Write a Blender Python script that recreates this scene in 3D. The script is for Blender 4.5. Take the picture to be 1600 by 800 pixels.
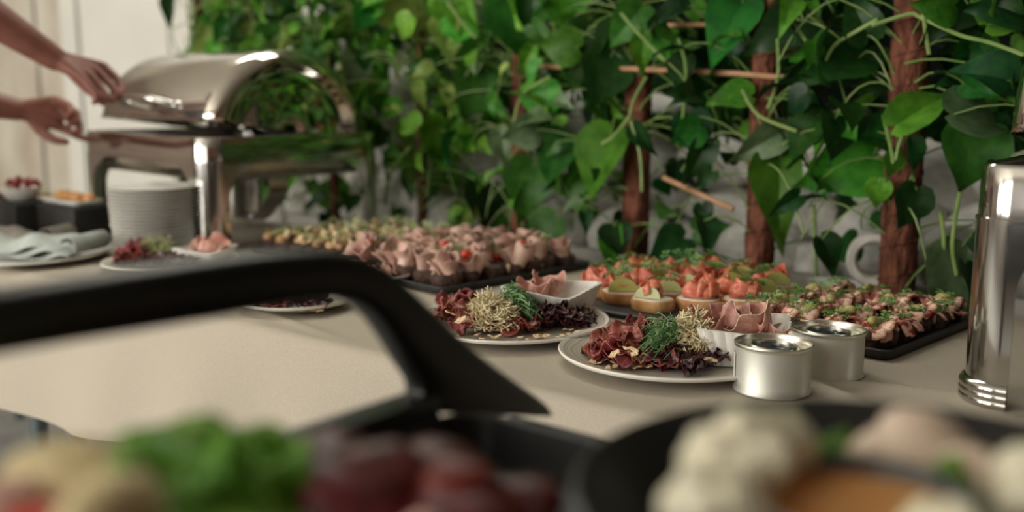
import bpy, math, random
from mathutils import Vector, Matrix, noise, Quaternion
R = math.radians
PI = math.pi
random.seed(7)
for o in list(bpy.data.objects): bpy.data.objects.remove(o)
SC = bpy.context.scene
COL = SC.collection

# ------------------------------------------------------------------ camera
TZ = 0.75                       # height of the buffet table top
CAMZ = 1.08
FPX = 1600.0                    # focal length in pixels of the 1600 px wide frame
PITCH = R(9.16)
YAW = R(39.0)
cam = bpy.data.objects.new('camera', bpy.data.cameras.new('camera'))
COL.objects.link(cam)
cam.location = (0, 0, CAMZ)
cam.rotation_euler = (R(90) - PITCH, 0, YAW)
cam.data.sensor_width = 36.0
cam.data.lens = 36.0 * FPX / 1600.0
cam.data.clip_start = 0.02
cam.data.dof.use_dof = True
cam.data.dof.focus_distance = 1.26
cam.data.dof.aperture_fstop = 2.25
cam.data.dof.aperture_blades = 0
SC.camera = cam

# ------------------------------------------------------------------ light
world = bpy.data.worlds.new('world'); SC.world = world
world.use_nodes = True
bgn = world.node_tree.nodes['Background']
bgn.inputs[0].default_value = (0.80, 0.90, 1.0, 1)
bgn.inputs[1].default_value = 0.2
SC.view_settings.view_transform = 'Standard'
SC.view_settings.look = 'None'
SC.view_settings.gamma = 1.0
SC.view_settings.use_curve_mapping = False
SC.view_settings.exposure = -0.12

def area(name, loc, aim, sx, sy, power, color):
    l = bpy.data.lights.new(name, 'AREA'); l.shape = 'RECTANGLE'
    l.size = sx; l.size_y = sy; l.energy = power; l.color = color
    o = bpy.data.objects.new(name, l); COL.objects.link(o)
    o.location = loc
    d = Vector(aim) - Vector(loc)
    o.rotation_euler = d.to_track_quat('-Z', 'Y').to_euler()
    return o
WIN = [(-5.0, 125), (-2.9, 120), (-0.8, 50)]        # the windows in the wall behind the photographer
for wx, pw in WIN:
    area('window_daylight', (wx, -2.96, 1.75), (wx, 0, 1.75), 1.5, 2.1, pw, (1.0, 0.95, 0.86))
area('skylight', (-2.4, 1.95, 2.92), (-2.4, 1.95, 0), 2.4, 0.5, 36, (1.0, 0.97, 0.86))

# ------------------------------------------------------------------ pixel -> place on a known plane
_sy, _cy, _sp, _cp = math.sin(YAW), math.cos(YAW), math.sin(PITCH), math.cos(PITCH)
def ray(px, py):
    a = (px - 800) / FPX; v = (py - 400) / FPX
    fwd = _cp - v * _sp; dn = _sp + v * _cp
    return Vector((a * _cy - fwd * _sy, a * _sy + fwd * _cy, -dn))
def P(px, py, z=TZ):            # on a horizontal plane
    d = ray(px, py); return Vector((0, 0, CAMZ)) + d * ((z - CAMZ) / d.z)
def PY(px, py, y):              # on an upright plane parallel to the back wall
    d = ray(px, py); return Vector((0, 0, CAMZ)) + d * (y / d.y)
def PD(px, py, dist):           # at a camera depth
    return Vector((0, 0, CAMZ)) + ray(px, py) * dist

# ------------------------------------------------------------------ materials
def mat(name, c1, c2=None, scale=20.0, rough=0.5, metal=0.0, bump=0.0, bscale=None, rand=0.0,
        trans=0.0, coat=0.0, spec=0.5, stretch=(1, 1, 1), lo=0.35, hi=0.65, detail=4.0, sss=0.0, emit=None):
    m = bpy.data.materials.new(name); m.use_nodes = True
    nt = m.node_tree; N = nt.nodes; L = nt.links
    b = N['Principled BSDF']; out = N['Material Output']
    b.inputs['Roughness'].default_value = rough
    b.inputs['Metallic'].default_value = metal
    b.inputs['Specular IOR Level'].default_value = spec
    b.inputs['Coat Weight'].default_value = coat
    b.inputs['Coat Roughness'].default_value = 0.08
    if sss:
        b.inputs['Subsurface Weight'].default_value = sss
        b.inputs['Subsurface Radius'].default_value = (0.01, 0.004, 0.002)
        b.inputs['Subsurface Scale'].default_value = 0.5
    col = None
    tc = N.new('ShaderNodeTexCoord'); mp = N.new('ShaderNodeMapping')
    mp.inputs['Scale'].default_value = stretch
    L.new(tc.outputs['Object'], mp.inputs['Vector'])
    if c2 is not None:
        nz = N.new('ShaderNodeTexNoise'); nz.inputs['Scale'].default_value = scale; nz.inputs['Detail'].default_value = detail
        L.new(mp.outputs['Vector'], nz.inputs['Vector'])
        cr = N.new('ShaderNodeValToRGB')
        cr.color_ramp.elements[0].position = lo; cr.color_ramp.elements[0].color = (*c1, 1)
        cr.color_ramp.elements[1].position = hi; cr.color_ramp.elements[1].color = (*c2, 1)
        L.new(nz.outputs['Fac'], cr.inputs['Fac'])
        col = cr.outputs['Color']
    else:
        rgb = N.new('ShaderNodeRGB'); rgb.outputs[0].default_value = (*c1, 1); col = rgb.outputs[0]
    if rand:
        oi = N.new('ShaderNodeObjectInfo'); hs = N.new('ShaderNodeHueSaturation')
        mr = N.new('ShaderNodeMapRange'); mr.inputs['To Min'].default_value = 1 - rand; mr.inputs['To Max'].default_value = 1 + rand
        L.new(oi.outputs['Random'], mr.inputs['Value']); L.new(mr.outputs['Result'], hs.inputs['Value'])
        mh = N.new('ShaderNodeMapRange'); mh.inputs['To Min'].default_value = 0.5 - rand * 0.045; mh.inputs['To Max'].default_value = 0.5 + rand * 0.045
        mm = N.new('ShaderNodeMath'); mm.operation = 'FRACT'; mu = N.new('ShaderNodeMath'); mu.operation = 'MULTIPLY'; mu.inputs[1].default_value = 7.31
        L.new(oi.outputs['Random'], mu.inputs[0]); L.new(mu.outputs[0], mm.inputs[0]); L.new(mm.outputs[0], mh.inputs['Value'])
        L.new(mh.outputs['Result'], hs.inputs['Hue'])
        L.new(col, hs.inputs['Color']); col = hs.outputs['Color']
    L.new(col, b.inputs['Base Color'])
    if bump:
        nb = N.new('ShaderNodeTexNoise'); nb.inputs['Scale'].default_value = bscale or scale; nb.inputs['Detail'].default_value = 5
        L.new(mp.outputs['Vector'], nb.inputs['Vector'])
        bp = N.new('ShaderNodeBump'); bp.inputs['Strength'].default_value = bump; bp.inputs['Distance'].default_value = 0.01
        L.new(nb.outputs['Fac'], bp.inputs['Height']); L.new(bp.outputs['Normal'], b.inputs['Normal'])
    if emit:
        b.inputs['Emission Color'].default_value = (*emit[0], 1); b.inputs['Emission Strength'].default_value = emit[1]
    if trans:
        tr = N.new('ShaderNodeBsdfTranslucent'); mx = N.new('ShaderNodeMixShader'); mx.inputs[0].default_value = trans
        L.new(col, tr.inputs['Color']); L.new(b.outputs[0], mx.inputs[1]); L.new(tr.outputs[0], mx.inputs[2])
        L.new(mx.outputs[0], out.inputs['Surface'])
    return m

def ring_mat(name, ca, cb, rim, rad):
    """glazed stoneware: brushed concentric swirl inside, plain pale rim"""
    m = mat(name, ca, cb, rough=0.28, coat=0.2)
    nt = m.node_tree; N = nt.nodes; L = nt.links; b = N['Principled BSDF']
    tc = N.new('ShaderNodeTexCoord'); sp = N.new('ShaderNodeSeparateXYZ'); L.new(tc.outputs['Object'], sp.inputs[0])
    x2 = N.new('ShaderNodeMath'); x2.operation = 'MULTIPLY'; L.new(sp.outputs[0], x2.inputs[0]); L.new(sp.outputs[0], x2.inputs[1])
    y2 = N.new('ShaderNodeMath'); y2.operation = 'MULTIPLY'; L.new(sp.outputs[1], y2.inputs[0]); L.new(sp.outputs[1], y2.inputs[1])
    ad = N.new('ShaderNodeMath'); ad.operation = 'ADD'; L.new(x2.outputs[0], ad.inputs[0]); L.new(y2.outputs[0], ad.inputs[1])
    rr = N.new('ShaderNodeMath'); rr.operation = 'SQRT'; L.new(ad.outputs[0], rr.inputs[0])
    nz = N.new('ShaderNodeTexNoise'); nz.inputs['Scale'].default_value = 14; L.new(tc.outputs['Object'], nz.inputs['Vector'])
    ma = N.new('ShaderNodeMath'); ma.operation = 'MULTIPLY_ADD'; ma.inputs[1].default_value = 0.018
    L.new(nz.outputs['Fac'], ma.inputs[0]); L.new(rr.outputs[0], ma.inputs[2])
    cx = N.new('ShaderNodeCombineXYZ'); L.new(ma.outputs[0], cx.inputs[0])
    n2 = N.new('ShaderNodeTexNoise'); n2.inputs['Scale'].default_value = 260; n2.inputs['Detail'].default_value = 3; L.new(cx.outputs[0], n2.inputs['Vector'])
    cr = N.new('ShaderNodeValToRGB'); cr.color_ramp.elements[0].position = 0.38; cr.color_ramp.elements[1].position = 0.62
    cr.color_ramp.elements[0].color = (*ca, 1); cr.color_ramp.elements[1].color = (*cb, 1); L.new(n2.outputs['Fac'], cr.inputs['Fac'])
    gt = N.new('ShaderNodeMath'); gt.operation = 'GREATER_THAN'; gt.inputs[1].default_value = rad * 0.955; L.new(rr.outputs[0], gt.inputs[0])
    mx = N.new('ShaderNodeMix'); mx.data_type = 'RGBA'
    L.new(gt.outputs[0], mx.inputs['Factor']); L.new(cr.outputs[0], mx.inputs['A']); mx.inputs['B'].default_value = (*rim, 1)
    L.new(mx.outputs['Result'], b.inputs['Base Color'])
    return m

M = {}
M['cloth'] = mat('linen_cloth', (0.43, 0.385, 0.315), (0.48, 0.43, 0.355), scale=500, rough=0.9, bump=0.12, bscale=700, spec=0.1)
M['steel'] = mat('polished_steel', (0.54, 0.525, 0.50), rough=0.12, metal=1)
M['mirror'] = mat('mirror_steel', (0.62, 0.58, 0.53), rough=0.05, metal=1)
M['lid'] = mat('lid_steel', (0.60, 0.57, 0.53), rough=0.16, metal=1)
M['steel_dull'] = mat('satin_steel', (0.56, 0.55, 0.53), rough=0.22, metal=1)
M['tin'] = mat('painted_tin', (0.60, 0.60, 0.54), rough=0.46, metal=0.55)
M['tin_rim'] = mat('tin_rim', (0.70, 0.68, 0.60), rough=0.3, metal=1)
M['gel'] = mat('dark_blue_gel', (0.012, 0.018, 0.035), rough=0.2)
M['white'] = mat('white_ceramic', (0.80, 0.79, 0.74), (0.86, 0.85, 0.81), scale=30, rough=0.25)
M['bowl'] = mat('chalk_white_ceramic', (0.80, 0.78, 0.73), (0.88, 0.86, 0.82), scale=40, rough=0.5, bump=0.2, bscale=60)
M['slate'] = mat('black_slate', (0.018, 0.018, 0.019), (0.032, 0.032, 0.033), scale=40, rough=0.55, bump=0.15, bscale=120)
M['black'] = mat('black_lacquer', (0.010, 0.010, 0.0095), rough=0.38)
M['blackmat'] = mat('matt_black', (0.012, 0.011, 0.011), (0.02, 0.019, 0.018), rough=0.6)
M['plate'] = ring_mat('brushed_stoneware', (0.40, 0.36, 0.30), (0.74, 0.70, 0.62), (0.80, 0.77, 0.70), 0.14)
M['beef'] = mat('cured_beef', (0.15, 0.022, 0.020), (0.36, 0.085, 0.065), scale=4, rough=0.38, rand=0.35, trans=0.12, lo=0.3, hi=0.75)
M['dark_beef'] = mat('dried_dark_beef', (0.022, 0.006, 0.008), (0.09, 0.018, 0.022), scale=4, rough=0.35, rand=0.35)
M['ham'] = mat('pink_ham', (0.60, 0.27, 0.21), (0.76, 0.46, 0.38), scale=3, rough=0.42, rand=0.16, trans=0.2)
M['fat'] = mat('white_fat', (0.78, 0.62, 0.52), rough=0.4)
M['pale_ham'] = mat('pale_ham', (0.48, 0.28, 0.22), (0.66, 0.47, 0.39), scale=40, rough=0.45, rand=0.2)
M['salmon'] = mat('salmon', (0.74, 0.15, 0.08), (0.86, 0.36, 0.24), scale=90, rough=0.28, rand=0.12, trans=0.15, stretch=(1, 1, 3))
M['avocado'] = mat('avocado', (0.42, 0.45, 0.10), (0.58, 0.60, 0.22), scale=30, rough=0.4, rand=0.15)
M['cucumber'] = mat('cucumber', (0.62, 0.68, 0.30), (0.70, 0.74, 0.40), scale=30, rough=0.3, rand=0.1)
M['bread'] = mat('bread_crust', (0.50, 0.20, 0.06), (0.72, 0.42, 0.18), scale=35, rough=0.7, bump=0.3, bscale=120, rand=0.15)
M['cream'] = mat('cream_cheese', (0.82, 0.76, 0.62), rough=0.5)
M['rye'] = mat('dark_rye', (0.025, 0.012, 0.008), (0.10, 0.045, 0.03), scale=120, rough=0.75, bump=0.5, bscale=160, rand=0.2)
M['octo'] = mat('sauced_meat', (0.74, 0.47, 0.36), (0.34, 0.04, 0.03), scale=2.6, rough=0.35, rand=0.15, lo=0.45, hi=0.62, detail=2)
M['olive'] = mat('pickle_green', (0.26, 0.24, 0.06), (0.45, 0.40, 0.16), scale=3, rough=0.3, rand=0.2)
M['sprig'] = mat('fresh_sprig', (0.09, 0.22, 0.045), (0.20, 0.38, 0.10), scale=60, rough=0.45, rand=0.25, trans=0.2)
M['sprig_pale'] = mat('pale_sprig', (0.33, 0.40, 0.16), (0.55, 0.58, 0.30), scale=60, rough=0.5, rand=0.2)
M['dill'] = mat('dill_green', (0.09, 0.24, 0.075), (0.27, 0.43, 0.20), scale=90, rough=0.5, trans=0.15)
M['sprout'] = mat('pale_sprouts', (0.62, 0.52, 0.30), (0.80, 0.73, 0.50), scale=120, rough=0.55)
M['almond'] = mat('almond_flake', (0.80, 0.52, 0.26), (0.88, 0.70, 0.45), scale=3, rough=0.5, rand=0.15)
M['tomato'] = mat('red_tomato', (0.62, 0.035, 0.02), rough=0.2, rand=0.1)
M['brownfood'] = mat('browned_mushroom', (0.30, 0.16, 0.07), (0.55, 0.36, 0.18), scale=2.5, rough=0.45, rand=0.25)
M['creamfood'] = mat('pale_cheese', (0.66, 0.50, 0.27), (0.78, 0.66, 0.42), scale=2.5, rough=0.5, rand=0.15)
M['napkin'] = mat('blue_grey_linen', (0.36, 0.40, 0.38), (0.46, 0.50, 0.47), scale=30, rough=0.9, bump=0.2, bscale=500)
M['napkin2'] = mat('grey_linen', (0.20, 0.18, 0.15), (0.27, 0.25, 0.21), scale=30, rough=0.9, bump=0.2, bscale=500)
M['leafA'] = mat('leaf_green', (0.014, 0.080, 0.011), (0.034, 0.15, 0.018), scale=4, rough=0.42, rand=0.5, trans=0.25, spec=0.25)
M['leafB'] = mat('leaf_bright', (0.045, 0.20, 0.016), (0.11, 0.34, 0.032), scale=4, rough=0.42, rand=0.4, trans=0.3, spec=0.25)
M['leafLit'] = mat('leaf_lit_green', (0.075, 0.27, 0.022), (0.18, 0.42, 0.055), scale=4, rough=0.42, rand=0.4, trans=0.3, spec=0.25)  # lit copy of the leaf green: stronger light on the left plants, as colour
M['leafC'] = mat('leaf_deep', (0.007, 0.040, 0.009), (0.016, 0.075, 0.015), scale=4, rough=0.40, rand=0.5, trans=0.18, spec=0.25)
M['leafD'] = mat('leaf_sunlit_yellow', (0.20, 0.36, 0.05), (0.42, 0.52, 0.16), scale=4, rough=0.4, rand=0.3, trans=0.35, spec=0.4)  # sunlit look of the top leaves put into their colour
M['leafE'] = mat('leaf_grey_underside', (0.07, 0.14, 0.055), (0.16, 0.25, 0.12), scale=4, rough=0.5, rand=0.3, trans=0.2)
M['stem'] = mat('vine_stem', (0.13, 0.24, 0.05), (0.26, 0.36, 0.12), scale=20, rough=0.5)
M['coir'] = mat('coir_fibre', (0.07, 0.026, 0.016), (0.24, 0.095, 0.06), scale=55, rough=0.9, bump=1.0, bscale=120, stretch=(1, 1, 0.4), spec=0.1)
M['bamboo'] = mat('bamboo', (0.42, 0.22, 0.11), (0.58, 0.34, 0.19), scale=18, rough=0.5)
M['stone'] = mat('whitewashed_stone', (0.62, 0.60, 0.55), (0.82, 0.80, 0.75), scale=2.2, rough=0.85, bump=0.6, bscale=5)
M['soil'] = mat('dark_soil', (0.02, 0.015, 0.01), (0.05, 0.035, 0.02), scale=60, rough=0.95, bump=0.8, bscale=60)
M['backing'] = mat('shade_backing', (0.006, 0.009, 0.006), (0.016, 0.018, 0.012), scale=9, rough=0.95)  # near-black: the shade in the gaps between leaves, painted on the backing
M['wallw'] = mat('white_board', (0.54, 0.53, 0.485), (0.60, 0.59, 0.54), scale=2.5, rough=0.8)
M['wallb'] = mat('weathered_board', (0.30, 0.235, 0.175), (0.50, 0.47, 0.40), scale=2.2, rough=0.85, stretch=(1, 1, 0.6))
M['wallgap'] = mat('board_gap', (0.10, 0.095, 0.08), rough=0.9)
M['ceil'] = mat('ceiling_plaster', (0.66, 0.62, 0.55), (0.72, 0.68, 0.60), scale=2, rough=0.9)
M['floor'] = mat('grey_stone_floor', (0.22, 0.22, 0.21), (0.42, 0.43, 0.41), scale=3.5, rough=0.7, bump=0.2)
M['darkwall'] = mat('brown_wall', (0.20, 0.15, 0.12), (0.28, 0.22, 0.18), scale=3, rough=0.8)
M['frame'] = mat('dark_window_frame', (0.03, 0.028, 0.025), rough=0.5)
M['legmetal'] = mat('grey_table_leg', (0.16, 0.19, 0.20), rough=0.4, metal=0.6)
M['skin'] = mat('skin', (0.21, 0.075, 0.052), (0.27, 0.10, 0.072), scale=25, rough=0.5, sss=0.12)
M['shirt'] = mat('black_shirt', (0.02, 0.02, 0.022), rough=0.9)
M['trouser'] = mat('charcoal_trousers', (0.04, 0.04, 0.045), rough=0.9)
M['hair'] = mat('dark_hair', (0.02, 0.012, 0.008), rough=0.5)
M['caul'] = mat('cauliflower', (0.62, 0.58, 0.41), (0.74, 0.71, 0.56), scale=3, rough=0.6, rand=0.08)
M['mush'] = mat('champignon', (0.62, 0.46, 0.35), (0.74, 0.62, 0.50), scale=2.5, rough=0.5, rand=0.1)
M['sauce'] = mat('orange_sauce', (0.55, 0.22, 0.06), (0.68, 0.36, 0.14), scale=30, rough=0.3)
M['bowlgrey'] = mat('blue_black_bowl', (0.035, 0.045, 0.05), rough=0.3)
M['beet'] = mat('beetroot', (0.055, 0.005, 0.005), (0.155, 0.014, 0.016), scale=2, rough=0.45, rand=0.25)
M['lettuce'] = mat('lettuce', (0.11, 0.33, 0.03), (0.26, 0.50, 0.08), scale=3, rough=0.45, rand=0.3, trans=0.3)
M['loaf'] = mat('yellow_bread', (0.60, 0.48, 0.24), (0.70, 0.60, 0.36), scale=2.5, rough=0.7, bump=0.3)
M['pinkfood'] = mat('pink_slice', (0.58, 0.32, 0.27), rough=0.4)
M['bulb'] = mat('amber_bulb', (0.9, 0.35, 0.1), rough=0.3, emit=((1.0, 0.30, 0.08), 60))

# ------------------------------------------------------------------ mesh building
class MB:
    def __init__(s): s.v = []; s.f = []; s.mi = []; s.cur = 0
    def add(s, vs, fs):
        o = len(s.v); s.v += [tuple(p) for p in vs]; s.f += [tuple(i + o for i in f) for f in fs]; s.mi += [s.cur] * len(fs); return s
    def box(s, x0, x1, y0, y1, z0, z1, b=0.0):
        if b <= 0:
            vs = [(x, y, z) for z in (z0, z1) for y in (y0, y1) for x in (x0, x1)]
            return s.add(vs, [(0, 2, 3, 1), (4, 5, 7, 6), (0, 1, 5, 4), (2, 6, 7, 3), (0, 4, 6, 2), (1, 3, 7, 5)])
        return s.slab(rrect(x0, x1, y0, y1, b, 3), [(z0, -b * .6), (z0 + b * .5, 0), (z1 - b * .5, 0), (z1, -b * .6)])
    def slab(s, outline, levels):
        """outline: ccw list of (x,y); levels: (z, outward offset)"""
        n = len(outline); cx = sum(p[0] for p in outline) / n; cy = sum(p[1] for p in outline) / n
        vs = []
        for z, off in levels:
            for x, y in outline:
                dx, dy = x - cx, y - cy; l = math.hypot(dx, dy) or 1
                vs.append((x + dx / l * off, y + dy / l * off, z))
        fs = []
        for k in range(len(levels) - 1):
            for i in range(n):
                j = (i + 1) % n
                fs.append((k * n + i, k * n + j, (k + 1) * n + j, (k + 1) * n + i))
        fs.append(tuple(range(n - 1, -1, -1))); t = (len(levels) - 1) * n; fs.append(tuple(range(t, t + n)))
        return s.add(vs, fs)
    def lathe(s, prof, seg=32, a0=0.0, a1=2 * PI, c=(0, 0, 0), fn=None):
        full = abs(a1 - a0 - 2 * PI) < 1e-6; n = seg if full else seg + 1
        vs = []
        for k, (r, z) in enumerate(prof):
            for i in range(n):
                a = a0 + (a1 - a0) * i / seg
                rr = r * (fn(a, k) if fn else 1)
                vs.append((c[0] + rr * math.cos(a), c[1] + rr * math.sin(a), c[2] + z))
        fs = []
        for k in range(len(prof) - 1):
            for i in range(seg):
                j = (i + 1) % n
                fs.append((k * n + i, k * n + j, (k + 1) * n + j, (k + 1) * n + i))
        return s.add(vs, fs)
    def tube(s, pts, rad, seg=6, caps=True, flat=1.0):
        pts = [Vector(p) for p in pts]; n = len(pts)
        rad = rad if isinstance(rad, (list, tuple)) else [rad] * n
        t = (pts[1] - pts[0]).normalized()
        up = Vector((0, 0, 1)) if abs(t.z) < 0.9 else Vector((1, 0, 0))
        a = t.cross(up).normalized(); vs = []
        for i, p in enumerate(pts):
            t = (pts[min(i + 1, n - 1)] - pts[max(i - 1, 0)])
            t = t.normalized() if t.length > 1e-9 else Vector((0, 0, 1))
            a = (a - t * a.dot(t)); a = a.normalized() if a.length > 1e-6 else t.orthogonal().normalized()
            b = t.cross(a)
            for k in range(seg):
                an = 2 * PI * k / seg
                vs.append(p + (a * math.cos(an) + b * math.sin(an) * flat) * rad[i])
        fs = [(i * seg + k, i * seg + (k + 1) % seg, (i + 1) * seg + (k + 1) % seg, (i + 1) * seg + k) for i in range(n - 1) for k in range(seg)]
        if caps: fs += [tuple(range(seg - 1, -1, -1)), tuple(range((n - 1) * seg, n * seg))]
        return s.add(vs, fs)
    def grid(s, nu, nv, fn, thick=0.0, closeu=False):
        """fn(u,v) -> point, u,v in 0..1; thick>0 gives a closed thin sheet"""
        pts = [[Vector(fn(i / nu, j / nv)) for j in range(nv + 1)] for i in range(nu + 1)]
        W = nv + 1
        top = [p for row in pts for p in row]
        q = [(i * W + j, (i + 1) * W + j, (i + 1) * W + j + 1, i * W + j + 1) for i in range(nu) for j in range(nv)]
        if thick <= 0: return s.add(top, q)
        bot = []
        for i in range(nu + 1):
            for j in range(nv + 1):
                du = pts[min(i + 1, nu)][j] - pts[max(i - 1, 0)][j]; dv = pts[i][min(j + 1, nv)] - pts[i][max(j - 1, 0)]
                nn = du.cross(dv); nn = nn.normalized() if nn.length > 1e-12 else Vector((0, 0, 1))
                bot.append(pts[i][j] - nn * thick)
        o = len(top); fs = list(q) + [tuple(reversed([k + o for k in f])) for f in q]
        def edge(a, b): fs.append((b, a, a + o, b + o))
        for i in range(nu): edge(i * W, (i + 1) * W); edge((i + 1) * W + nv, i * W + nv)
        for j in range(nv): edge(j + 1, j); edge(nu * W + j, nu * W + j + 1)
        return s.add(top + bot, fs)
    def blob(s, c, r, sub=2, amp=0.15, fr=1.5, seed=0, sq=(1, 1, 1)):
        vs, fs = ICO[sub]
        off = Vector((seed * 3.17, seed * 1.91, seed * 0.77)); o = []
        for v in vs:
            k = 1 + amp * noise.noise(v * fr + off)
            o.append((c[0] + v.x * r * k * sq[0], c[1] + v.y * r * k * sq[1], c[2] + v.z * r * k * sq[2]))
        return s.add(o, fs)
    def mesh(s, name, mats, smooth=True, sharp=42):
        me = bpy.data.meshes.new(name); me.from_pydata(s.v, [], s.f)
        for m_ in (mats if isinstance(mats, (list, tuple)) else [mats]): me.materials.append(m_)
        if any(s.mi): me.polygons.foreach_set('material_index', s.mi)
        if smooth:
            me.polygons.foreach_set('use_smooth', [True] * len(me.polygons))
            me.update(); me.set_sharp_from_angle(angle=R(sharp))
        me.update(); return me
    def build(s, name, mats, parent=None, loc=(0, 0, 0), rot=(0, 0, 0), smooth=True):
        return obj(name, s.mesh(name, mats, smooth), parent, loc, rot)

def obj(name, me, parent=None, loc=(0, 0, 0), rot=(0, 0, 0), scale=None):
    o = bpy.data.objects.new(name, me); COL.objects.link(o)
    o.location = loc; o.rotation_euler = rot
    if scale is not None: o.scale = (scale, scale, scale) if isinstance(scale, (int, float)) else scale
    if parent is not None: o.parent = parent
    return o
def tag(o, label, cat, group=None):
    o['label'] = label; o['category'] = cat
    if group: o['group'] = group
    return o
def thing(name, label, cat, loc=(0, 0, 0), rz=0.0, group=None):
    o = bpy.data.objects.new(name, None); COL.objects.link(o); o.empty_display_size = 0.05
    o.location = loc; o.rotation_euler = (0, 0, rz); return tag(o, label, cat, group)
def struct(o): o['kind'] = 'structure'; return o

def _ico():
    import bmesh
    r = {}
    for k in (1, 2, 3, 4):
        bm = bmesh.new(); bmesh.ops.create_icosphere(bm, subdivisions=k, radius=1)
        r[k] = ([v.co.copy() for v in bm.verts], [tuple(v.index for v in f.verts) for f in bm.faces]); bm.free()
    return r
ICO = _ico()
def rrect(x0, x1, y0, y1, r, n=5):
    o = []
    for cx, cy, a in ((x1 - r, y1 - r, 0), (x0 + r, y1 - r, 90), (x0 + r, y0 + r, 180), (x1 - r, y0 + r, 270)):
        for i in range(n + 1):
            t = R(a + 90 * i / n); o.append((cx + r * math.cos(t), cy + r * math.sin(t)))
    return o
def bez(p0, p1, p2, n=6):
    p0, p1, p2 = Vector(p0), Vector(p1), Vector(p2)
    return [p0 * (1 - t) ** 2 + p1 * 2 * t * (1 - t) + p2 * t * t for t in (i / n for i in range(n + 1))]
def rnd(a, b): return random.uniform(a, b)

def proj(p):
    d = Vector(p) - Vector((0, 0, CAMZ))
    rx = d.x * _cy + d.y * _sy; g = -d.x * _sy + d.y * _cy
    zc = g * _cp - d.z * _sp; dn = -d.z * _cp - g * _sp
    return 800 + FPX * rx / zc, 400 + FPX * dn / zc, zc
CR = Vector((_cy, _sy, 0)); CF = Vector((-_sy * _cp, _cy * _cp, -_sp)); CU = CR.cross(CF)

# ------------------------------------------------------------------ the room
struct(MB().box(-7, 3.5, -3.05, 2.6, -0.06, 0).build('floor', M['floor'], smooth=False))
struct(MB().box(-7, 3.5, -3.05, 2.6, 3.0, 3.06).build('ceiling', M['ceil'], smooth=False))
struct(MB().box(-7.1, -7, -3.05, 2.6, 0, 3.0).build('wall_left', M['darkwall'], smooth=False))
struct(MB().box(3.5, 3.6, -3.05, 2.6, 0, 3.0).build('wall_right', M['darkwall'], smooth=False))
wf = MB(); xs = [-7.0]
for wx, _ in WIN: xs += [wx - 0.8, wx + 0.8]
xs.append(3.5)
for i in range(0, len(xs), 2): wf.box(xs[i], xs[i + 1], -3.05, -2.98, 0, 3.0)
for wx, _ in WIN: wf.box(wx - 0.8, wx + 0.8, -3.05, -2.98, 0, 0.65).box(wx - 0.8, wx + 0.8, -3.05, -2.98, 2.85, 3.0)
struct(wf.build('wall_front', M['darkwall'], smooth=False))
for i, (wx, _) in enumerate(WIN):
    w = MB()
    for a in (-0.8, 0.74): w.box(wx + a, wx + a + 0.06, -3.04, -2.97, 0.65, 2.85)
    for z in (0.65, 2.79): w.box(wx - 0.74, wx + 0.74, -3.04, -2.97, z, z + 0.06)
    w.box(wx - 0.02, wx + 0.02, -2.955, -2.935, 0.7, 2.8)
    struct(w.build('window_%d' % (i + 1), M['frame'], smooth=False))

wb = struct(MB().box(-7, 3.5, 2.42, 2.6, 0, 3.0).build('wall_back', M['wallgap'], smooth=False))
edges = [-420, -300, -180, -62, 74, 112, 140, 207, 278, 350, 430, 520, 620]
for i in range(len(edges) - 1):
    xa = PY(edges[i], 200, 2.4).x; xb = PY(edges[i + 1], 200, 2.4).x
    g = 0.022 if edges[i + 1] in (74, 140) else 0.006
    MB().box(xa, xb - g, 2.385 - 0.008 * (i % 2), 2.42, 0, 3.0).build('board', M['wallb'] if edges[i + 1] <= 112 else M['wallw'], wb, smooth=False)

# rubble wall behind the plants
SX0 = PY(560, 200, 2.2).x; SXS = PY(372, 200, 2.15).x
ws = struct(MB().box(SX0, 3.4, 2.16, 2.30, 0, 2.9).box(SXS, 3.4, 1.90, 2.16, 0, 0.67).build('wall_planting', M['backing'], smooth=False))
stone_mesh = []
for k in range(8):
    stone_mesh.append(MB().blob((0, 0, 0), 1, 3, 0.34, 1.1, seed=k + 3).mesh('stone', M['stone']))
z = 0.62; row = 0
while z < 1.75:
    x = SXS + 0.02 + (row % 2) * 0.05
    while x < 0.6:
        w = rnd(0.065, 0.11); h = rnd(0.045, 0.065)
        lim = 0.96 if x < SX0 + .05 else 1.6 if x < -1.9 else (1.12 if x < -1.2 else 1.0)
        if z + h < lim + rnd(-0.06, 0.06):
            obj('stone', random.choice(stone_mesh), ws, (x + w, 2.13 + rnd(-0.03, 0.03), z + rnd(-0.012, 0.012)),
                (rnd(-.3, .3), rnd(-.25, .25), rnd(-.4, .4)), (w * 1.08, rnd(0.06, 0.10), h * 1.1))
        x += 2 * w
    z += 0.098; row += 1
# loose whitewashed rocks along the back of the table, in front of the rubble
for i in range(34):
    x = -3.0 + i * 0.105 + rnd(-.03, .03)
    s = rnd(0.05, 0.085)
    obj('stone', random.choice(stone_mesh), ws, (x, 2.02 + rnd(-.02, .05), 0.69 + s * 0.75), (rnd(-.4, .4), rnd(-.4, .4), rnd(0, 6)), (s * 1.2, s, s * rnd(.8, 1.3)))
# long planter behind the table
pt = thing('planter_trough', 'long whitewashed planter trough holding the climbing plants behind the buffet', 'planter', (-1.2, 1.80, 0))
MB().box(-2.05, 2.2, -0.10, -0.07, 0, 0.73, 0).box(-2.05, 2.2, 0.06, 0.09, 0, 0.73).box(-2.05, -2.02, -0.07, 0.06, 0, 0.73).box(2.17, 2.2, -0.07, 0.06, 0, 0.73).build('trough', M['stone'], pt, smooth=False)
MB().grid(60, 6, lambda u, v: (-2.02 + 4.19 * u, -0.07 + 0.13 * v, 0.69 + 0.02 * noise.noise(Vector((u * 40, v * 4, 0))))).build('soil', M['soil'], pt)
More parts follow.
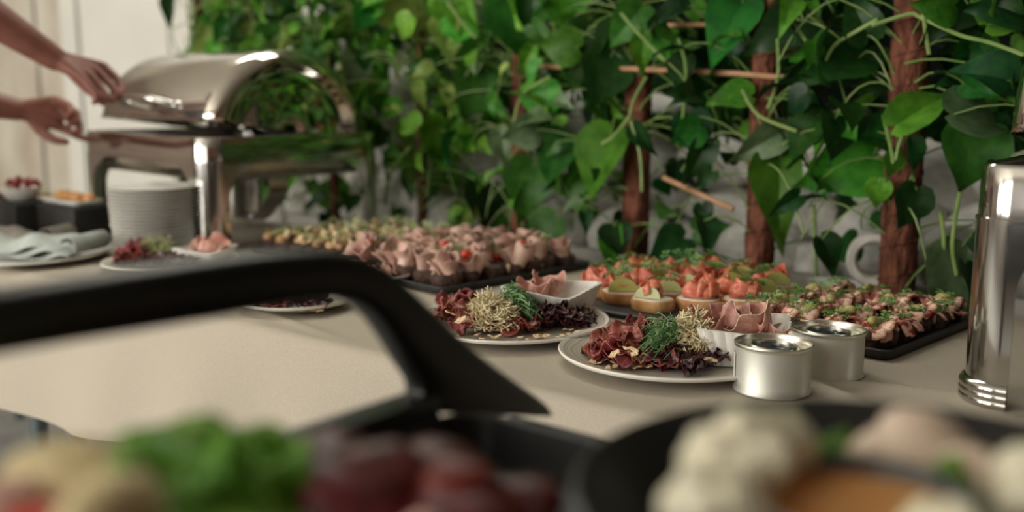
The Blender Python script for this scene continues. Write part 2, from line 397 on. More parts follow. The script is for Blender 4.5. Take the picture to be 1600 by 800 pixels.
# white pipe end lying among the rocks
pp = PY(1366, 404, 1.83)
pipe = MB().lathe([(0.030, -0.06), (0.030, 0.055), (0.034, 0.062), (0.044, 0.062), (0.048, 0.055), (0.048, -0.06)], 28)
po = pipe.build('pipe_end', M['stone'], None, pp)
po.rotation_euler = (R(84), 0, R(20))
tag(po, 'pale round pipe end with a dark hole behind the brown coir pole', 'pipe')

# ------------------------------------------------------------------ buffet table and cloth
TX0, TX1, TY0, TY1 = -3.5, 0.95, 0.865, 1.63
tb = thing('buffet_table', 'long folding buffet table with grey metal legs under the linen cloth', 'table', (-1.3, 1.25, 0))
MB().box(TX0 + 1.3 + .004, TX1 + 1.3 - .004, TY0 - 1.25 + .016, TY1 - 1.25 - .016, 0.712, TZ - 0.008).build('tabletop', M['blackmat'], tb, smooth=False)
for lx in (-3.35, -2.05, -1.9, -0.5, -0.35, 0.8):
    for ly in (0.97, 1.52):
        MB().tube([(lx + 1.3, ly - 1.25, 0), (lx + 1.3, ly - 1.25, 0.712)], 0.018, 10).build('leg', M['legmetal'], tb)
    MB().tube([(lx + 1.3, 0.97 - 1.25, 0.18), (lx + 1.3, 1.52 - 1.25, 0.18)], 0.012, 8).build('stretcher', M['legmetal'], tb)

def wrinkle(x, y):
    h = 0.0
    for (px, py, ang, wd, ln, am) in CREASES:
        dx, dy = x - px, y - py; a = dx * math.cos(ang) + dy * math.sin(ang); b = -dx * math.sin(ang) + dy * math.cos(ang)
        h += am * math.exp(-(b / wd) ** 2 - (a / ln) ** 2)
    return h
c1 = P(1375, 606); c2 = P(1460, 560); c3 = P(340, 508); c4 = P(600, 560); c5 = P(30, 435); c6 = P(460, 505)
CREASES = [(c1.x, c1.y, R(20), .010, .08, .007), (c1.x - .04, c1.y - .05, R(-25), .012, .07, .006), (c2.x + .02, c2.y - .03, R(50), .02, .08, .003),
           (c3.x, c3.y, R(70), .012, .06, .006), (c4.x, c4.y, R(20), .02, .10, .004), (c5.x, c5.y, R(10), .02, .1, .006), (c6.x, c6.y, R(-10), .008, .12, .003)]
def cloth(u, v):
    x = TX0 - 0.005 + (TX1 - TX0 + .01) * u
    TOPL = TY1 - TY0; r = 0.022; q = r * PI / 2
    hem = 0.185 + 0.075 / (1 + math.exp((x + 1.62) * 9)) + 0.008 * math.sin(x * 7.3)
    flat = TOPL - 2 * r; tot = 2 * hem + 2 * q + flat
    s = v * tot - (hem + q + flat / 2); sg = 1 if s > 0 else -1; s = abs(s)      # measured from the middle; s > 0 runs to the front
    if s < flat / 2: y0, z0, d = s, TZ, 0.0
    elif s < flat / 2 + q: a = (s - flat / 2) / r; y0, z0, d = flat / 2 + r * math.sin(a), TZ - r + r * math.cos(a), 0.0
    else: d = (s - flat / 2 - q); y0, z0 = flat / 2 + r, TZ - r - d
    if d > 0:
        f = d / hem * (0.022 * math.sin(x * 8 + 1.3 * math.sin(x * 2.3)) + 0.012 * math.sin(x * 19 + 1 + math.sin(x * 5)) + 0.030)
        y0 += f if sg > 0 else 0.1 * f
        z0 += 0.15 * f
    elif s < flat / 2:
        z0 += wrinkle(x, (TY0 + TY1) / 2 - sg * y0) * min(1, (flat / 2 - s) / .03) - 0.0012 * abs(noise.noise(Vector((x * 9, y0 * sg * 9, 0)))) - 0.0003
    return (x, (TY0 + TY1) / 2 - sg * y0, z0)
co = MB().grid(420, 150, cloth).build('tablecloth', M['cloth'])
tag(co, 'taupe linen cloth spread over the buffet table, hanging at the front', 'tablecloth')

# ------------------------------------------------------------------ chafing dishes
def loft_rr(mb, L, W, rc, levels, cap0=False, cap1=False, n=6):
    vs = []; k = 0
    for ins, zz in levels:
        r = max(0.004, rc - ins); o = rrect(-L / 2 + ins, L / 2 - ins, -W / 2 + ins, W / 2 - ins, r, n); k = len(o)
        vs += [(x, y, zz) for x, y in o]
    fs = [(a * k + i, a * k + (i + 1) % k, (a + 1) * k + (i + 1) % k, (a + 1) * k + i) for a in range(len(levels) - 1) for i in range(k)]
    if cap0: fs.append(tuple(range(k - 1, -1, -1)))
    if cap1: fs.append(tuple(range((len(levels) - 1) * k, len(levels) * k)))
    mb.add(vs, fs); return mb
CL, CW, CRC, CZ = 0.56, 0.425, 0.040, 0.255
def leg_fn(sx, sy, z0, z1, outf):
    def f(u, v):
        zz = z0 + (z1 - z0) * v; top = CZ - 0.062; w = 0.010; fr = 0.075
        if zz > top - fr:
            t = min(1, (zz - (top - fr)) / fr); w += fr * (1 - math.sqrt(max(0, 1 - t * t)))
        rc = CRC + outf(zz); ax = sx * (CL / 2 - CRC); ay = sy * (CW / 2 - CRC)
        if u < 0.25: t = 1 - u / 0.25; return (ax - sx * w * t, ay + sy * rc, zz)
        if u > 0.75: t = (u - 0.75) / 0.25; return (ax + sx * rc, ay - sy * w * t, zz)
        a = (u - 0.25) / 0.5 * PI / 2; return (ax + sx * rc * math.sin(a), ay + sy * rc * math.cos(a), zz)
    return f
def make_chafer(label, loc, rz):
    t = thing('chafing_dish', label, 'chafing dish', loc, rz, 'roll-top chafing dishes on the buffet')
    for sx in (-1, 1):
        for sy in (-1, 1):
            lg = MB().grid(24, 22, leg_fn(sx, sy, 0.004, CZ - .058, lambda z: 0.0), 0.0025 * sx * sy).build('leg', M['steel'], t) if sx * sy > 0 else \
                 MB().grid(24, 22, (lambda f: (lambda u, v: f(1 - u, v)))(leg_fn(sx, sy, 0.004, CZ - .058, lambda z: 0.0)), 0.0025).build('leg', M['steel'], t)
            fo = lambda z: 0.0015 + 0.0035 * abs(math.sin(z / 0.0075 * PI)) ** 0.6
            f0 = leg_fn(sx, sy, 0.0, 0.0225, fo)
            MB().grid(24, 18, f0 if sx * sy > 0 else (lambda u, v, f0=f0: f0(1 - u, v)), 0.004).build('foot', M['steel'], lg)
    b = MB(); loft_rr(b, CL, CW, CRC, [(0.000, CZ - .060), (-0.0035, CZ - .060), (-0.0035, CZ - .056), (-0.001, CZ - .055), (-0.001, CZ - .004), (0.002, CZ), (0.012, CZ), (0.014, CZ - .004), (0.014, CZ - .03)])
    b.build('frame_band', M['steel'], t)
    b = MB(); loft_rr(b, CL - .034, CW - .034, .035, [(0.0, CZ - .004), (0.0, CZ - .07), (0.006, CZ - .088), (0.02, CZ - .098)], cap0=False); 
    loft_rr(b, CL - .034, CW - .034, .035, [(0.02, CZ - .098), (0.021, CZ - .0981)], cap1=True)
    b.build('water_pan', M['steel_dull'], t)
    b = MB(); loft_rr(b, CL - .04, CW - .04, .03, [(0.0, CZ - .05), (0.01, CZ - .055)], cap1=True)
    b.build('food_pan', M['black'], t)
    # roll top lid, lifted a little at the front
    lid_open = R(9.5); LR = 0.186; hx = 0.258
    prof = [(hx - .002, 0.0), (hx - .004, 0.05), (hx - .010, 0.10), (hx - .020, 0.137), (hx - .018, 0.142), (hx - .006, 0.149), (hx, 0.158), (hx - .003, 0.170), (hx - .014, 0.180), (hx - .03, LR)]
    full = prof + [(-x, r) for x, r in reversed(prof)]
    n = 56; vs = []; fs = []
    for x, r in full:
        for i in range(n + 1):
            a = lid_open + R(176) * i / n
            vs.append((x, -r * math.cos(a), CZ + .004 + r * math.sin(a)))
    for k in range(len(full) - 1):
        for i in range(n): fs.append((k * (n + 1) + i, (k + 1) * (n + 1) + i, (k + 1) * (n + 1) + i + 1, k * (n + 1) + i + 1))
    lm = MB().add(vs, fs); lm.mi = [0 if 9 <= k <= len(full) - 11 else 1 for k in range(len(full) - 1) for i in range(n)]
    lid = lm.build('roll_top_lid', [M['lid'], M['mirror']], t)
    sm = lid.modifiers.new('thickness', 'SOLIDIFY'); sm.thickness = 0.0018
    # front lip of the lid
    lp = MB(); a = lid_open
    lp.tube([(-hx + .03, -(LR + .001) * math.cos(a), CZ + .004 + LR * math.sin(a)), (hx - .03, -(LR + .001) * math.cos(a), CZ + .004 + LR * math.sin(a))], 0.005, 8)
    lp.build('lid_lip', M['steel'], lid)
    # lid handle: two posts and an arched bar
    a = lid_open + R(11); py, pz = -LR * math.cos(a), CZ + LR * math.sin(a); oy, oz = -math.cos(a), math.sin(a)
    hb = MB()
    pts = []
    for i in range(13):
        u = i / 12; x = -0.115 + 0.23 * u; k = min(1, 4.2 * min(u, 1 - u)); k = math.sin(k * PI / 2)
        pts.append((x, py + oy * 0.048 * k, pz + oz * 0.048 * k))
    hb.tube(pts, 0.0075, 10)
    hb.build('lid_handle', M['steel'], lid)
    for sx in (-1, 1):
        hp = MB().tube([(sx * .115, py - oy * .002, pz - oz * .002), (sx * .115, py + oy * .012, pz + oz * .012)], [0.013, 0.009], 12).build('handle_post', M['steel'], lid)
    # fuel holder arms, bent strips under the pan
    for sx in (-1, 1):
        pth = [(sx * .20, 0, CZ - .097), (sx * .20, 0, CZ - .135), (sx * .192, 0, CZ - .15), (sx * .125, 0, CZ - .205), (sx * .11, 0, CZ - .212), (sx * .02, 0, CZ - .212)]
        sb = MB()
        def strip(u, v, pth=pth):
            s = u * (len(pth) - 1); i = min(int(s), len(pth) - 2); q = Vector(pth[i]).lerp(Vector(pth[i + 1]), s - i); return (q.x, -0.022 + .044 * v, q.z)
        sb.grid(len(pth) - 1, 1, strip, 0.004).build('fuel_holder_arm', M['steel_dull'], t)
    return t
ch = make_chafer('roll-top chafing dish being opened by two hands, plate stack before it', (-2.018, 1.446, TZ), R(-6))
ch.scale = (1.03, 1.04, .935)
ch2 = make_chafer('roll-top chafing dish whose ridged front leg stands beside the fuel cans', (-0.298 + CL / 2, 1.130 + CW / 2, TZ), 0.0)

# ------------------------------------------------------------------ climbing plants
def leaf_mesh(W, fold, curl, tw, mt, seed):
    """heart-shaped leaf of length 1 along +Y, base at origin, normal +Z"""
    prof = [(-.04, .10), (.0, .30), (.10, .44), (.24, .50), (.42, .44), (.60, .30), (.78, .14), (.91, .045), (1.0, .0)]
    def f(u, v):
        s = u * (len(prof) - 1); i = min(int(s), len(prof) - 2); t = s - i
        y = prof[i][0] * (1 - t) + prof[i + 1][0] * t; w = prof[i][1] * (1 - t) + prof[i + 1][1] * t
        k = (v - .5) * 2; x = k * w * W
        lobe = -0.14 * abs(k) * math.exp(-(y / .12) ** 2) * (1 if y < .2 else 0)
        zz = abs(x) * fold - curl * y * y + 0.03 * math.sin(y * 9 + seed + k * 3) * abs(k) + tw * k * y * .3
        return (x, y + lobe, zz)
    return MB().grid(8, 4, f).mesh('leaf', M[mt])
LEAF = {}
for mt in ('leafA', 'leafB', 'leafC', 'leafD', 'leafE', 'leafLit'):
    LEAF[mt] = [leaf_mesh(W, fo, cu, tw, mt, i) for i, (W, fo, cu, tw) in enumerate(((1.0, .30, .35, .4), (.82, .50, .55, -.5), (1.06, .26, .30, .4), (.60, .65, .4, .5)))]
def orient(tip, nrm):
    y = Vector(tip).normalized(); z_ = Vector(nrm); z_ = (z_ - y * z_.dot(y))
    z_ = z_.normalized() if z_.length > 1e-5 else y.orthogonal().normalized()
    x = y.cross(z_); return Matrix((x, y, z_)).transposed().to_euler()

POLES = [(-0.0, 1.78), (-0.31, 1.78), (-0.575, 1.76), (-0.835, 1.77), (-1.115, 1.78), (-1.43, 1.80), (-1.74, 1.80), (-2.06, 1.80), (-2.38, 1.80), (-2.66, 1.82), (-2.86, 1.95)]
PLAB = ['climbing pothos on a coir pole behind the roll-top dish with the ridged leg',
        'climbing pothos on a coir pole beside the steel leg next to the fuel cans',
        'climbing pothos on the thick reddish coir pole behind the meat bruschetta slate',
        'climbing pothos on the coir pole behind the salmon canapes and the long bamboo cane',
        'climbing pothos on the dark coir pole between ham tray and salmon canapes',
        'climbing pothos on a leaf-hidden coir pole behind the far end of the ham tray',
        'climbing pothos behind the mushroom canape tray beside the chafing dish',
        'climbing pothos behind the rear leg of the opened chafing dish',
        'climbing pothos with bright leaves rising behind the dome of the opened chafing dish',
        'climbing pothos behind the far end of the opened chafing dish',
        'outermost climbing pothos at the edge of the white boarded wall']
SPECIAL = [ # px, py (centre), length px, tip angle (0 right, 90 down), mesh variant, material
 (1132, 50, 112, 122, 1, 'leafA'), (880, 14, 85, 95, 2, 'leafB'), (806, 45, 100, 80, 0, 'leafA'), (900, 92, 110, 112, 1, 'leafA'), (845, 168, 70, 100, 2, 'leafB'),
 (1002, 88, 60, 95, 3, 'leafB'), (1138, 148, 62, 185, 0, 'leafB'), (1212, 48, 95, 165, 0, 'leafC'), (1296, 96, 110, 170, 0, 'leafA'), (1310, 262, 125, 160, 0, 'leafB'),
 (1214, 312, 140, 100, 3, 'leafB'), (1452, 160, 115, 325, 3, 'leafB'), (1546, 184, 115, 5, 0, 'leafE'), (1516, 252, 105, 108, 2, 'leafA'), (1576, 20, 70, 330, 2, 'leafB'),
 (1394, 262, 42, 100, 0, 'leafB'), (1371, 306, 44, 95, 0, 'leafB'), (1488, 452, 120, 120, 2, 'leafE'), (1086, 258, 80, 118, 3, 'leafA'), (928, 262, 115, 118, 1, 'leafB'),
 (955, 395, 70, 100, 3, 'leafB'), (640, 22, 110, 60, 2, 'leafD'), (560, 36, 60, 30, 2, 'leafD'), (700, 60, 70, 100, 0, 'leafD'), (1480, 25, 90, 150, 0, 'leafC'),
 (1350, 205, 95, 200, 1, 'leafA'), (1180, 230, 95, 150, 3, 'leafE'), (1420, 330, 70, 110, 0, 'leafC'), (1250, 215, 90, 130, 1, 'leafA'), (1085, 215, 70, 80, 0, 'leafC'),
 (1555, 310, 90, 95, 2, 'leafC'), (1530, 110, 100, 200, 1, 'leafC'), (740, 150, 90, 120, 2, 'leafA'), (690, 230, 80, 100, 0, 'leafB'), (860, 255, 90, 120, 1, 'leafA'),
 (440, 290, 55, 120, 0, 'leafB'), (506, 300, 60, 200, 2, 'leafB'), (395, 298, 45, 110, 0, 'leafA'), (520, 352, 40, 60, 0, 'leafC'), (345, 60, 55, 160, 1, 'leafA'),
 (320, 42, 45, 200, 2, 'leafA'), (262, 18, 44, 105, 3, 'leafC'), (365, 30, 60, 130, 0, 'leafB'), (1340, 20, 80, 240, 1, 'leafC'), (1060, 120, 60, 110, 1, 'leafC'),
 (975, 45, 80, 130, 1, 'leafA'), (940, 130, 90, 110, 0, 'leafC'), (1430, 250, 60, 80, 3, 'leafA'), (820, 300, 90, 110, 0, 'leafA'), (760, 330, 80, 80, 2, 'leafC'),
 (845, 370, 70, 130, 0, 'leafA'), (1300, 400, 60, 60, 1, 'leafC'), (1040, 390, 70, 150, 0, 'leafC'), (1110, 370, 55, 70, 1, 'leafC')]
VINES = [[(1362, 40), (1420, 22), (1440, 28), (1500, 55), (1545, 66), (1600, 86)], [(1372, 30), (1340, 48), (1305, 70), (1290, 95)], [(1235, 30), (1258, 62), (1275, 92)],
         [(1215, 60), (1216, 120), (1200, 170)], [(970, 20), (1005, 60), (1040, 95)], [(1010, 120), (985, 175), (1000, 240), (1003, 300)], [(985, 180), (960, 212), (940, 225)],
         [(1272, 320), (1274, 380), (1276, 432)], [(1160, 140), (1185, 180), (1245, 205)], [(1380, 180), (1392, 230), (1396, 255)], [(1420, 190), (1405, 225), (1400, 250)],
         [(640, 230), (610, 270), (602, 320)], [(700, 5), (730, 45), (745, 60)], [(1440, 0), (1448, 60), (1452, 85)], [(1470, 330), (1475, 380), (1468, 430)], [(1500, 300), (1488, 380), (1495, 430)],
         [(860, 120), (815, 150), (800, 210)], [(1060, 60), (1072, 110), (1066, 200)]]
roots = []; stems = []; cnt = []
for (x, y), lb in zip(POLES, PLAB):
    r = thing('pothos_plant', lb, 'climbing plant', (x, y, 0.70), 0, 'climbing pothos along the planted wall'); roots.append(r); stems.append(MB()); cnt.append(0)
    def fn(a, k, x=x): return 1 + 0.10 * noise.noise(Vector((math.cos(a) * 1.6 + x * 9, math.sin(a) * 1.6, k * .45)))
    rad = 0.031 if x == -0.575 else 0.027 if x > -1.3 else 0.024 if x > -1.6 else 0.012
    MB().lathe([(0.001, 0)] + [(rad, 0.02 * k) for k in range(0, 70)] + [(0.001, 1.39)], 20, fn=fn).build('coir_pole', M['coir'], r)
    ob = MB()
    for k in range(26): # cord bound around the pole
        ob.tube([((rad + .002) * math.cos(t), (rad + .002) * math.sin(t), 0.03 + k * .053 + .053 * t / (2 * PI)) for t in (i * 2 * PI / 10 for i in range(11))], 0.0012, 4, False)
    ob.build('binding_cord', M['coir'], r)
def add_leaf(pi, base, tip, nrm, length, mt, var, petiole=True):
    r = roots[pi]; loc = Vector(base) - r.location
    obj('leaf', LEAF[mt][var], r, loc, orient(tip, nrm), length); cnt[pi] += 1
    if petiole:
        a = Vector((rnd(-.02, .02), rnd(-.03, 0), max(0.03, loc.z + rnd(-.10, .06)))); b = (a + loc) * .5 + Vector((0, -.02, rnd(.03, .09)))
        if (loc - a).length < 0.45: stems[pi].tube(bez(a, b, loc, 5), [0.0019, .0017, .0016, .0015, .0014, .0013], 5, False)
def nearest(x): return min(range(len(POLES)), key=lambda i: abs(POLES[i][0] - x))
pole_px = [proj((x, y, 1.1))[0] for x, y in POLES]
for px, py, ln, an, var, mt in SPECIAL:
    yp = 1.70 if px > 760 else (1.76 if px > 560 else 1.84)
    if py > 380: yp = 1.68
    c = PY(px, py, yp); zc = proj(c)[2]; L = ln * zc / FPX
    tip = (CR * math.cos(R(an)) - CU * math.sin(R(an)) - CF * rnd(-.15, .35)).normalized()
    nrm = (-CF + CU * rnd(.1, .8) + CR * rnd(-.6, .6))
    add_leaf(nearest(c.x), c - tip * L * .5, tip, nrm, L, mt, var)
for ln in VINES:
    pts = [PY(px, py, 1.68 + .01 * math.sin(i)) for i, (px, py) in enumerate(ln)]
    pi = nearest(pts[0].x); sm = []
    for i in range(len(pts) - 1):
        for k in range(4): 
            t = k / 4; p0 = pts[max(i - 1, 0)]; p1 = pts[i]; p2 = pts[i + 1]; p3 = pts[min(i + 2, len(pts) - 1)]
            sm.append(0.5 * ((2 * p1) + (p2 - p0) * t + (2 * p0 - 5 * p1 + 4 * p2 - p3) * t * t + (3 * p1 - p0 - 3 * p2 + p3) * t ** 3))
    sm.append(pts[-1]); stems[pi].tube([q - roots[pi].location for q in sm], 0.0032, 6)
rs = random.Random(11)
for pi, (x0, y0) in enumerate(POLES):
    left = x0 < -1.3
    n = 300 if left else 185
    hw = 0.20
    tries = 0
    while cnt[pi] < (290 if left else 205) and tries < 1400:
        tries += 1
        x = x0 + rs.uniform(-hw, hw); y = rs.uniform(1.66, 2.05); zz = 0.76 + rs.random() ** 0.85 * 0.95
        if zz > 1.50 and rs.random() < .4: continue
        px, py, zc = proj((x, y, zz))
        low = zz < (0.95 if left else 1.00)
        if low and rs.random() < (0.45 if 600 < px < 960 else 0.74): continue
        if py > 330 and px < 600 and rs.random() < .7: continue
        if px < 300 + (60 if py > 90 else 0) + rs.uniform(0, 50): continue
        blocked = False
        for k, pp_ in enumerate(pole_px):
            if k in (2, 3, 4) and abs(px - pp_) < (48, 34, 34)[k - 2] and y < POLES[k][1] + .03 and rs.random() < (.98, .93, .88)[k - 2]: blocked = True
        if blocked: continue
        
        L = rs.uniform(.035, .080) if left else rs.uniform(.035, .082)
        tip = Vector((rs.uniform(-.8, .8), rs.uniform(-.7, .1), rs.uniform(-1.1, .25)))
        nrm = Vector((rs.uniform(-1.3, 1.3), rs.uniform(-1, -.2), rs.uniform(-.2, 1.4)))
        q = rs.random()
        if left: mt = 'leafLit' if q < .32 else 'leafB' if q < .60 else 'leafA' if q < .76 else 'leafC' if q < .80 else 'leafD' if q < .93 else 'leafE'  # left mix leans to the lit greens, brightness from colour
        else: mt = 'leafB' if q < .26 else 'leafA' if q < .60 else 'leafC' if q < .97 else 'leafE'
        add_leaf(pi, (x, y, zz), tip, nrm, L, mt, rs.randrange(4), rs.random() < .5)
for pi, (x0, y0) in enumerate(POLES):      # thin aerial stems looping away from each pole
    for k in range(16):
        z0 = rs.uniform(.12, .85); sg = rs.choice((-1, 1)); l = rs.uniform(.06, .20)
        stems[pi].tube(bez((0, -.02, z0), (sg * l * .6, rs.uniform(-.10, 0), z0 + rs.uniform(.0, .10)), (sg * l, rs.uniform(-.12, .05), z0 - rs.uniform(.02, .16)), 7), 0.0017, 5, False)
for r, s in zip(roots, stems):
    if s.v: s.build('stems', M['stem'], r)
# bamboo canes tied across the poles
for pts, lb in (([(826, 103), (1000, 108), (1150, 115), (1278, 126)], 'long straight bamboo cane tied across three coir poles'),
                ([(1018, 40), (1105, 38)], 'short bamboo cane high between two poles, above the long cane'),
                ([(1036, 277), (1060, 288), (1146, 327)], 'slanting bamboo cane low between two coir poles')):
    o = MB(); q = [PY(a, b, 1.735) for a, b in pts]
    o.tube(q, 0.0052 if len(pts) > 2 else 0.0042, 8)
    tag(o.build('bamboo_cane', M['bamboo']), lb, 'cane')

# ------------------------------------------------------------------ shared food shapes
def slice_mesh(name, mt, seed, lx=1.0, ly=1.0, amp=.35, thick=.05, fr=1.6):
    """thin crumpled slice, about unit radius"""
    rg = random.Random(seed); o = Vector((rg.uniform(0, 50), rg.uniform(0, 50), 0)); ph = rg.uniform(0, 6); kf = rg.choice((2, 3, 3, 4))
    def f(u, v):
        a = 2 * PI * u; r = 0.02 + 0.98 * v
        rr = r * (1 + .16 * math.sin(a * 2 + ph) + .10 * math.sin(5 * a + ph * 2))
        x, y = rr * math.cos(a) * lx, rr * math.sin(a) * ly
        z_ = amp * r * r * (.9 * math.sin(kf * a + ph) + .35 * math.sin(2 * kf * a + 2 * ph) * r) + amp * noise.noise(Vector((x * fr, y * fr, 0)) + o)
        return (x * (1 - .12 * abs(z_)), y, z_)
    return MB().grid(30, 6, f, thick).mesh(name, M[mt], sharp=120)
BEEF = [slice_mesh('slice', 'beef', 10 + i, 1.1, .85, .34) for i in range(7)]
DARK = [slice_mesh('slice', 'dark_beef', 40 + i, 1.7, .55, .34, fr=2.2) for i in range(6)]
FLAKE = [slice_mesh('flake', 'almond', 60 + i, 1.2, .8, .10, .12) for i in range(3)]
def ribbon_mesh(name, mt, seed, turns=1.2, h=1.0, fat=None):
    """ruffled ham fold: a loosely coiled ribbon with a wavy upper edge"""
    rg = random.Random(seed); ph = rg.uniform(0, 6)
    def f(u, v):
        a = ph + turns * 2 * PI * u; r = .35 + .65 * u + .10 * math.sin(a * 3 + ph)
        flare = 1 + .35 * v * (0.5 + u)
        return (r * flare * math.cos(a), r * flare * math.sin(a), h * v * (.9 + .25 * math.sin(a * 2.3 + ph)) + .12 * math.sin(a * 5) * v)
    mb = MB().grid(36, 5, f, 0.045)
    mats = [M[mt]]
    if fat:
        mb.cur = 1; mb.tube([Vector(f(u / 40, 1.0)) for u in range(41)], .026, 5); mats.append(M[fat])
    return mb.mesh(name, mats, sharp=120)
HAMR = [ribbon_mesh('ham', 'ham', 80 + i, rnd(.55, .95), 1.1, 'fat' if i % 2 == 0 else None) for i in range(4)]
def heap_tubes(n, box, rad, ln, curl, seed, seg=4, updir=.6, spread=None):
    """many fine strands piled in a dome of half-sizes box"""
    rg = random.Random(seed); mb = MB()
    for i in range(n):
        a = rg.uniform(0, 2 * PI); rr = math.sqrt(rg.random()); x, y = rr * math.cos(a) * box[0], rr * math.sin(a) * box[1]
        top = box[2] * math.sqrt(max(0, 1 - rr * rr)); zz = top * rg.uniform(.35, 1.0)
        d = Vector((rg.gauss(0, 1), rg.gauss(0, 1), rg.gauss(0, updir))).normalized()
        if spread: d = (d * .7 + Vector(spread)).normalized()
        p = Vector((x, y, max(.001, zz))); pts = [p.copy()]; side = d.orthogonal().normalized(); side.rotate(Quaternion(d, rg.uniform(0, 6)))
        for k in range(4):
            d = (d + side * rg.uniform(-.2, 1) * curl).normalized(); p = p + d * ln / 4; p.z = max(.001, p.z); pts.append(p.copy())
        mb.tube(pts, rad, seg, False)
    return mb
def fan_tubes(n, base, ln, rad, seed, sg=-1):
    """feathery fronds springing from one side and arching over in the picture's plane"""
    rg = random.Random(seed); mb = MB(); bp = CR * base[0] + Vector((0, 0, base[2]))
    for i in range(n):
        e = rg.uniform(.0, 1.25); y = rg.gauss(0, .45); d = CR * sg * math.cos(e) + Vector((0, 0, math.sin(e))) + Vector((-CF.x, -CF.y, 0)) * y
        l = ln * rg.uniform(.55, 1.1); p = bp + Vector((rg.gauss(0, .004), rg.gauss(0, .004), rg.uniform(0, .012)))
        pts = bez(p, p + d * l * .6 + Vector((0, 0, .006)), p + d * l + Vector((0, 0, -.45 * l)), 5)
        for q in pts: q.z = max(.001, q.z)
        mb.tube(pts, rad, 4, False)
        for k in (2, 3, 4, 5):
            o = Vector((rg.gauss(0, 1), rg.gauss(0, 1), rg.gauss(0, 1))).normalized() * .006; mb.tube([pts[k], pts[k] + o], rad * .8, 3, False)
    return mb
def sprig_mesh(name, mt, seed, n=7, ln=.03, leaf=.008):
    rg = random.Random(seed); mb = MB()
    for i in range(n):
        a = rg.uniform(0, 6.28); e = rg.uniform(.05, .75); d = Vector((math.cos(a) * math.cos(e), math.sin(a) * math.cos(e), math.sin(e) * .8))
        l = ln * rg.uniform(.6, 1.2); end = d * l + Vector((0, 0, -.2 * l)); mb.tube(bez((0, 0, 0.001), d * l * .6 + Vector((0, 0, .006)), end, 4), ln * .018, 4, False)
        for t in (.55, .8, 1.0):
            c = Vector((0, 0, .001)).lerp(end, t); sd = Vector((-d.y, d.x, rg.uniform(-.3, .5))).normalized(); fw = d
            for sg in (-1, 1):
                q = [c, c + fw * leaf * .5 + sd * sg * leaf * .35, c + fw * leaf * .3 + sd * sg * leaf * 1.0, c - fw * leaf * .1 + sd * sg * leaf * .55]
                mb.add(q + [p + Vector((0, 0, .0004)) for p in q], [(0, 1, 2, 3), (7, 6, 5, 4)])
    return mb.mesh(name, M[mt])
SPRIG = [sprig_mesh('sprig', 'sprig', 100 + i) for i in range(4)]
SPRIGP = [sprig_mesh('sprig', 'sprig_pale', 110 + i) for i in range(3)]

def plate_mesh(rad, mt, h=.014):
    pr = [(0.001, .0), (rad * .58, 0), (rad * .62, .001), (rad * .80, h * .55), (rad * .985, h - .002), (rad, h + .001), (rad * .99, h + .003), (rad * .965, h + .0015), (rad * .82, h * .62 + .001), (rad * .66, .0045), (0.001, .004)]
    return MB().lathe(pr, 72).mesh('plate', mt)
def scatter(name, meshes, pts, label, cat, group, z0, s0, s1, tilt=.5, zj=.0):
    for i, (x, y, dz) in enumerate(pts):
        o = obj(name, random.choice(meshes), None, (x, y, z0 + dz + rnd(0, zj)), (rnd(-tilt, tilt), rnd(-tilt, tilt), rnd(0, 6.28)), rnd(s0, s1))
        tag(o, label, cat, group)
def ell(cx, cy, ax, ay, n, zt, plane, peak=0.0):
    """n spots inside a pixel ellipse laid on the plane; heap height zt in the middle"""
    out = []
    for i in range(n):
        a = rnd(0, 2 * PI); r = math.sqrt(random.random()); q = P(cx + ax * r * math.cos(a), cy + ay * r * math.sin(a), plane)
        out.append((q.x, q.y, zt * (1 - r * r) * rnd(.3, 1)))
    return out

# ------------------------------------------------------------------ the two charcuterie plates
def square_bowl(label, loc, rz, w=.058, h=.038):
    t = thing('square_bowl', label, 'bowl', loc, rz, 'ribbed white square bowls on the charcuterie plates')
    def side(u, v, zt, ins):
        k = u * 4; i = int(k) % 4; f = (k - int(k)) * 2 - 1
        a = i * PI / 2; e = (.72 + .28 * zt) * w - ins + (.0012 * math.sin(f * 26 + i) if ins == 0 else 0)
        p = Vector((e, f * e, 0)); p.rotate(Quaternion((0, 0, 1), a)); rr = p.length; lim = e * 1.30
        if rr > lim: p *= lim / rr
        zz = h * zt + (.004 * math.sin(2 * a + f * 1.2) * zt)
        return (p.x, p.y, zz)
    mb = MB()
    mb.grid(96, 6, lambda u, v: side(u, v, v, 0))
    mb.grid(96, 1, lambda u, v: side(u, v, 1.0, .005 * v))
    mb.grid(96, 4, lambda u, v: side(u, v, 1 - v * .8, .005))
    mb.add([side(u / 32, 0, .2, .005) for u in range(32)], [tuple(range(32))])
    mb.add([side(u / 32, 0, 0, 0) for u in range(32)], [tuple(range(31, -1, -1))])
    mb.build('bowl', M['bowl'], t); return t

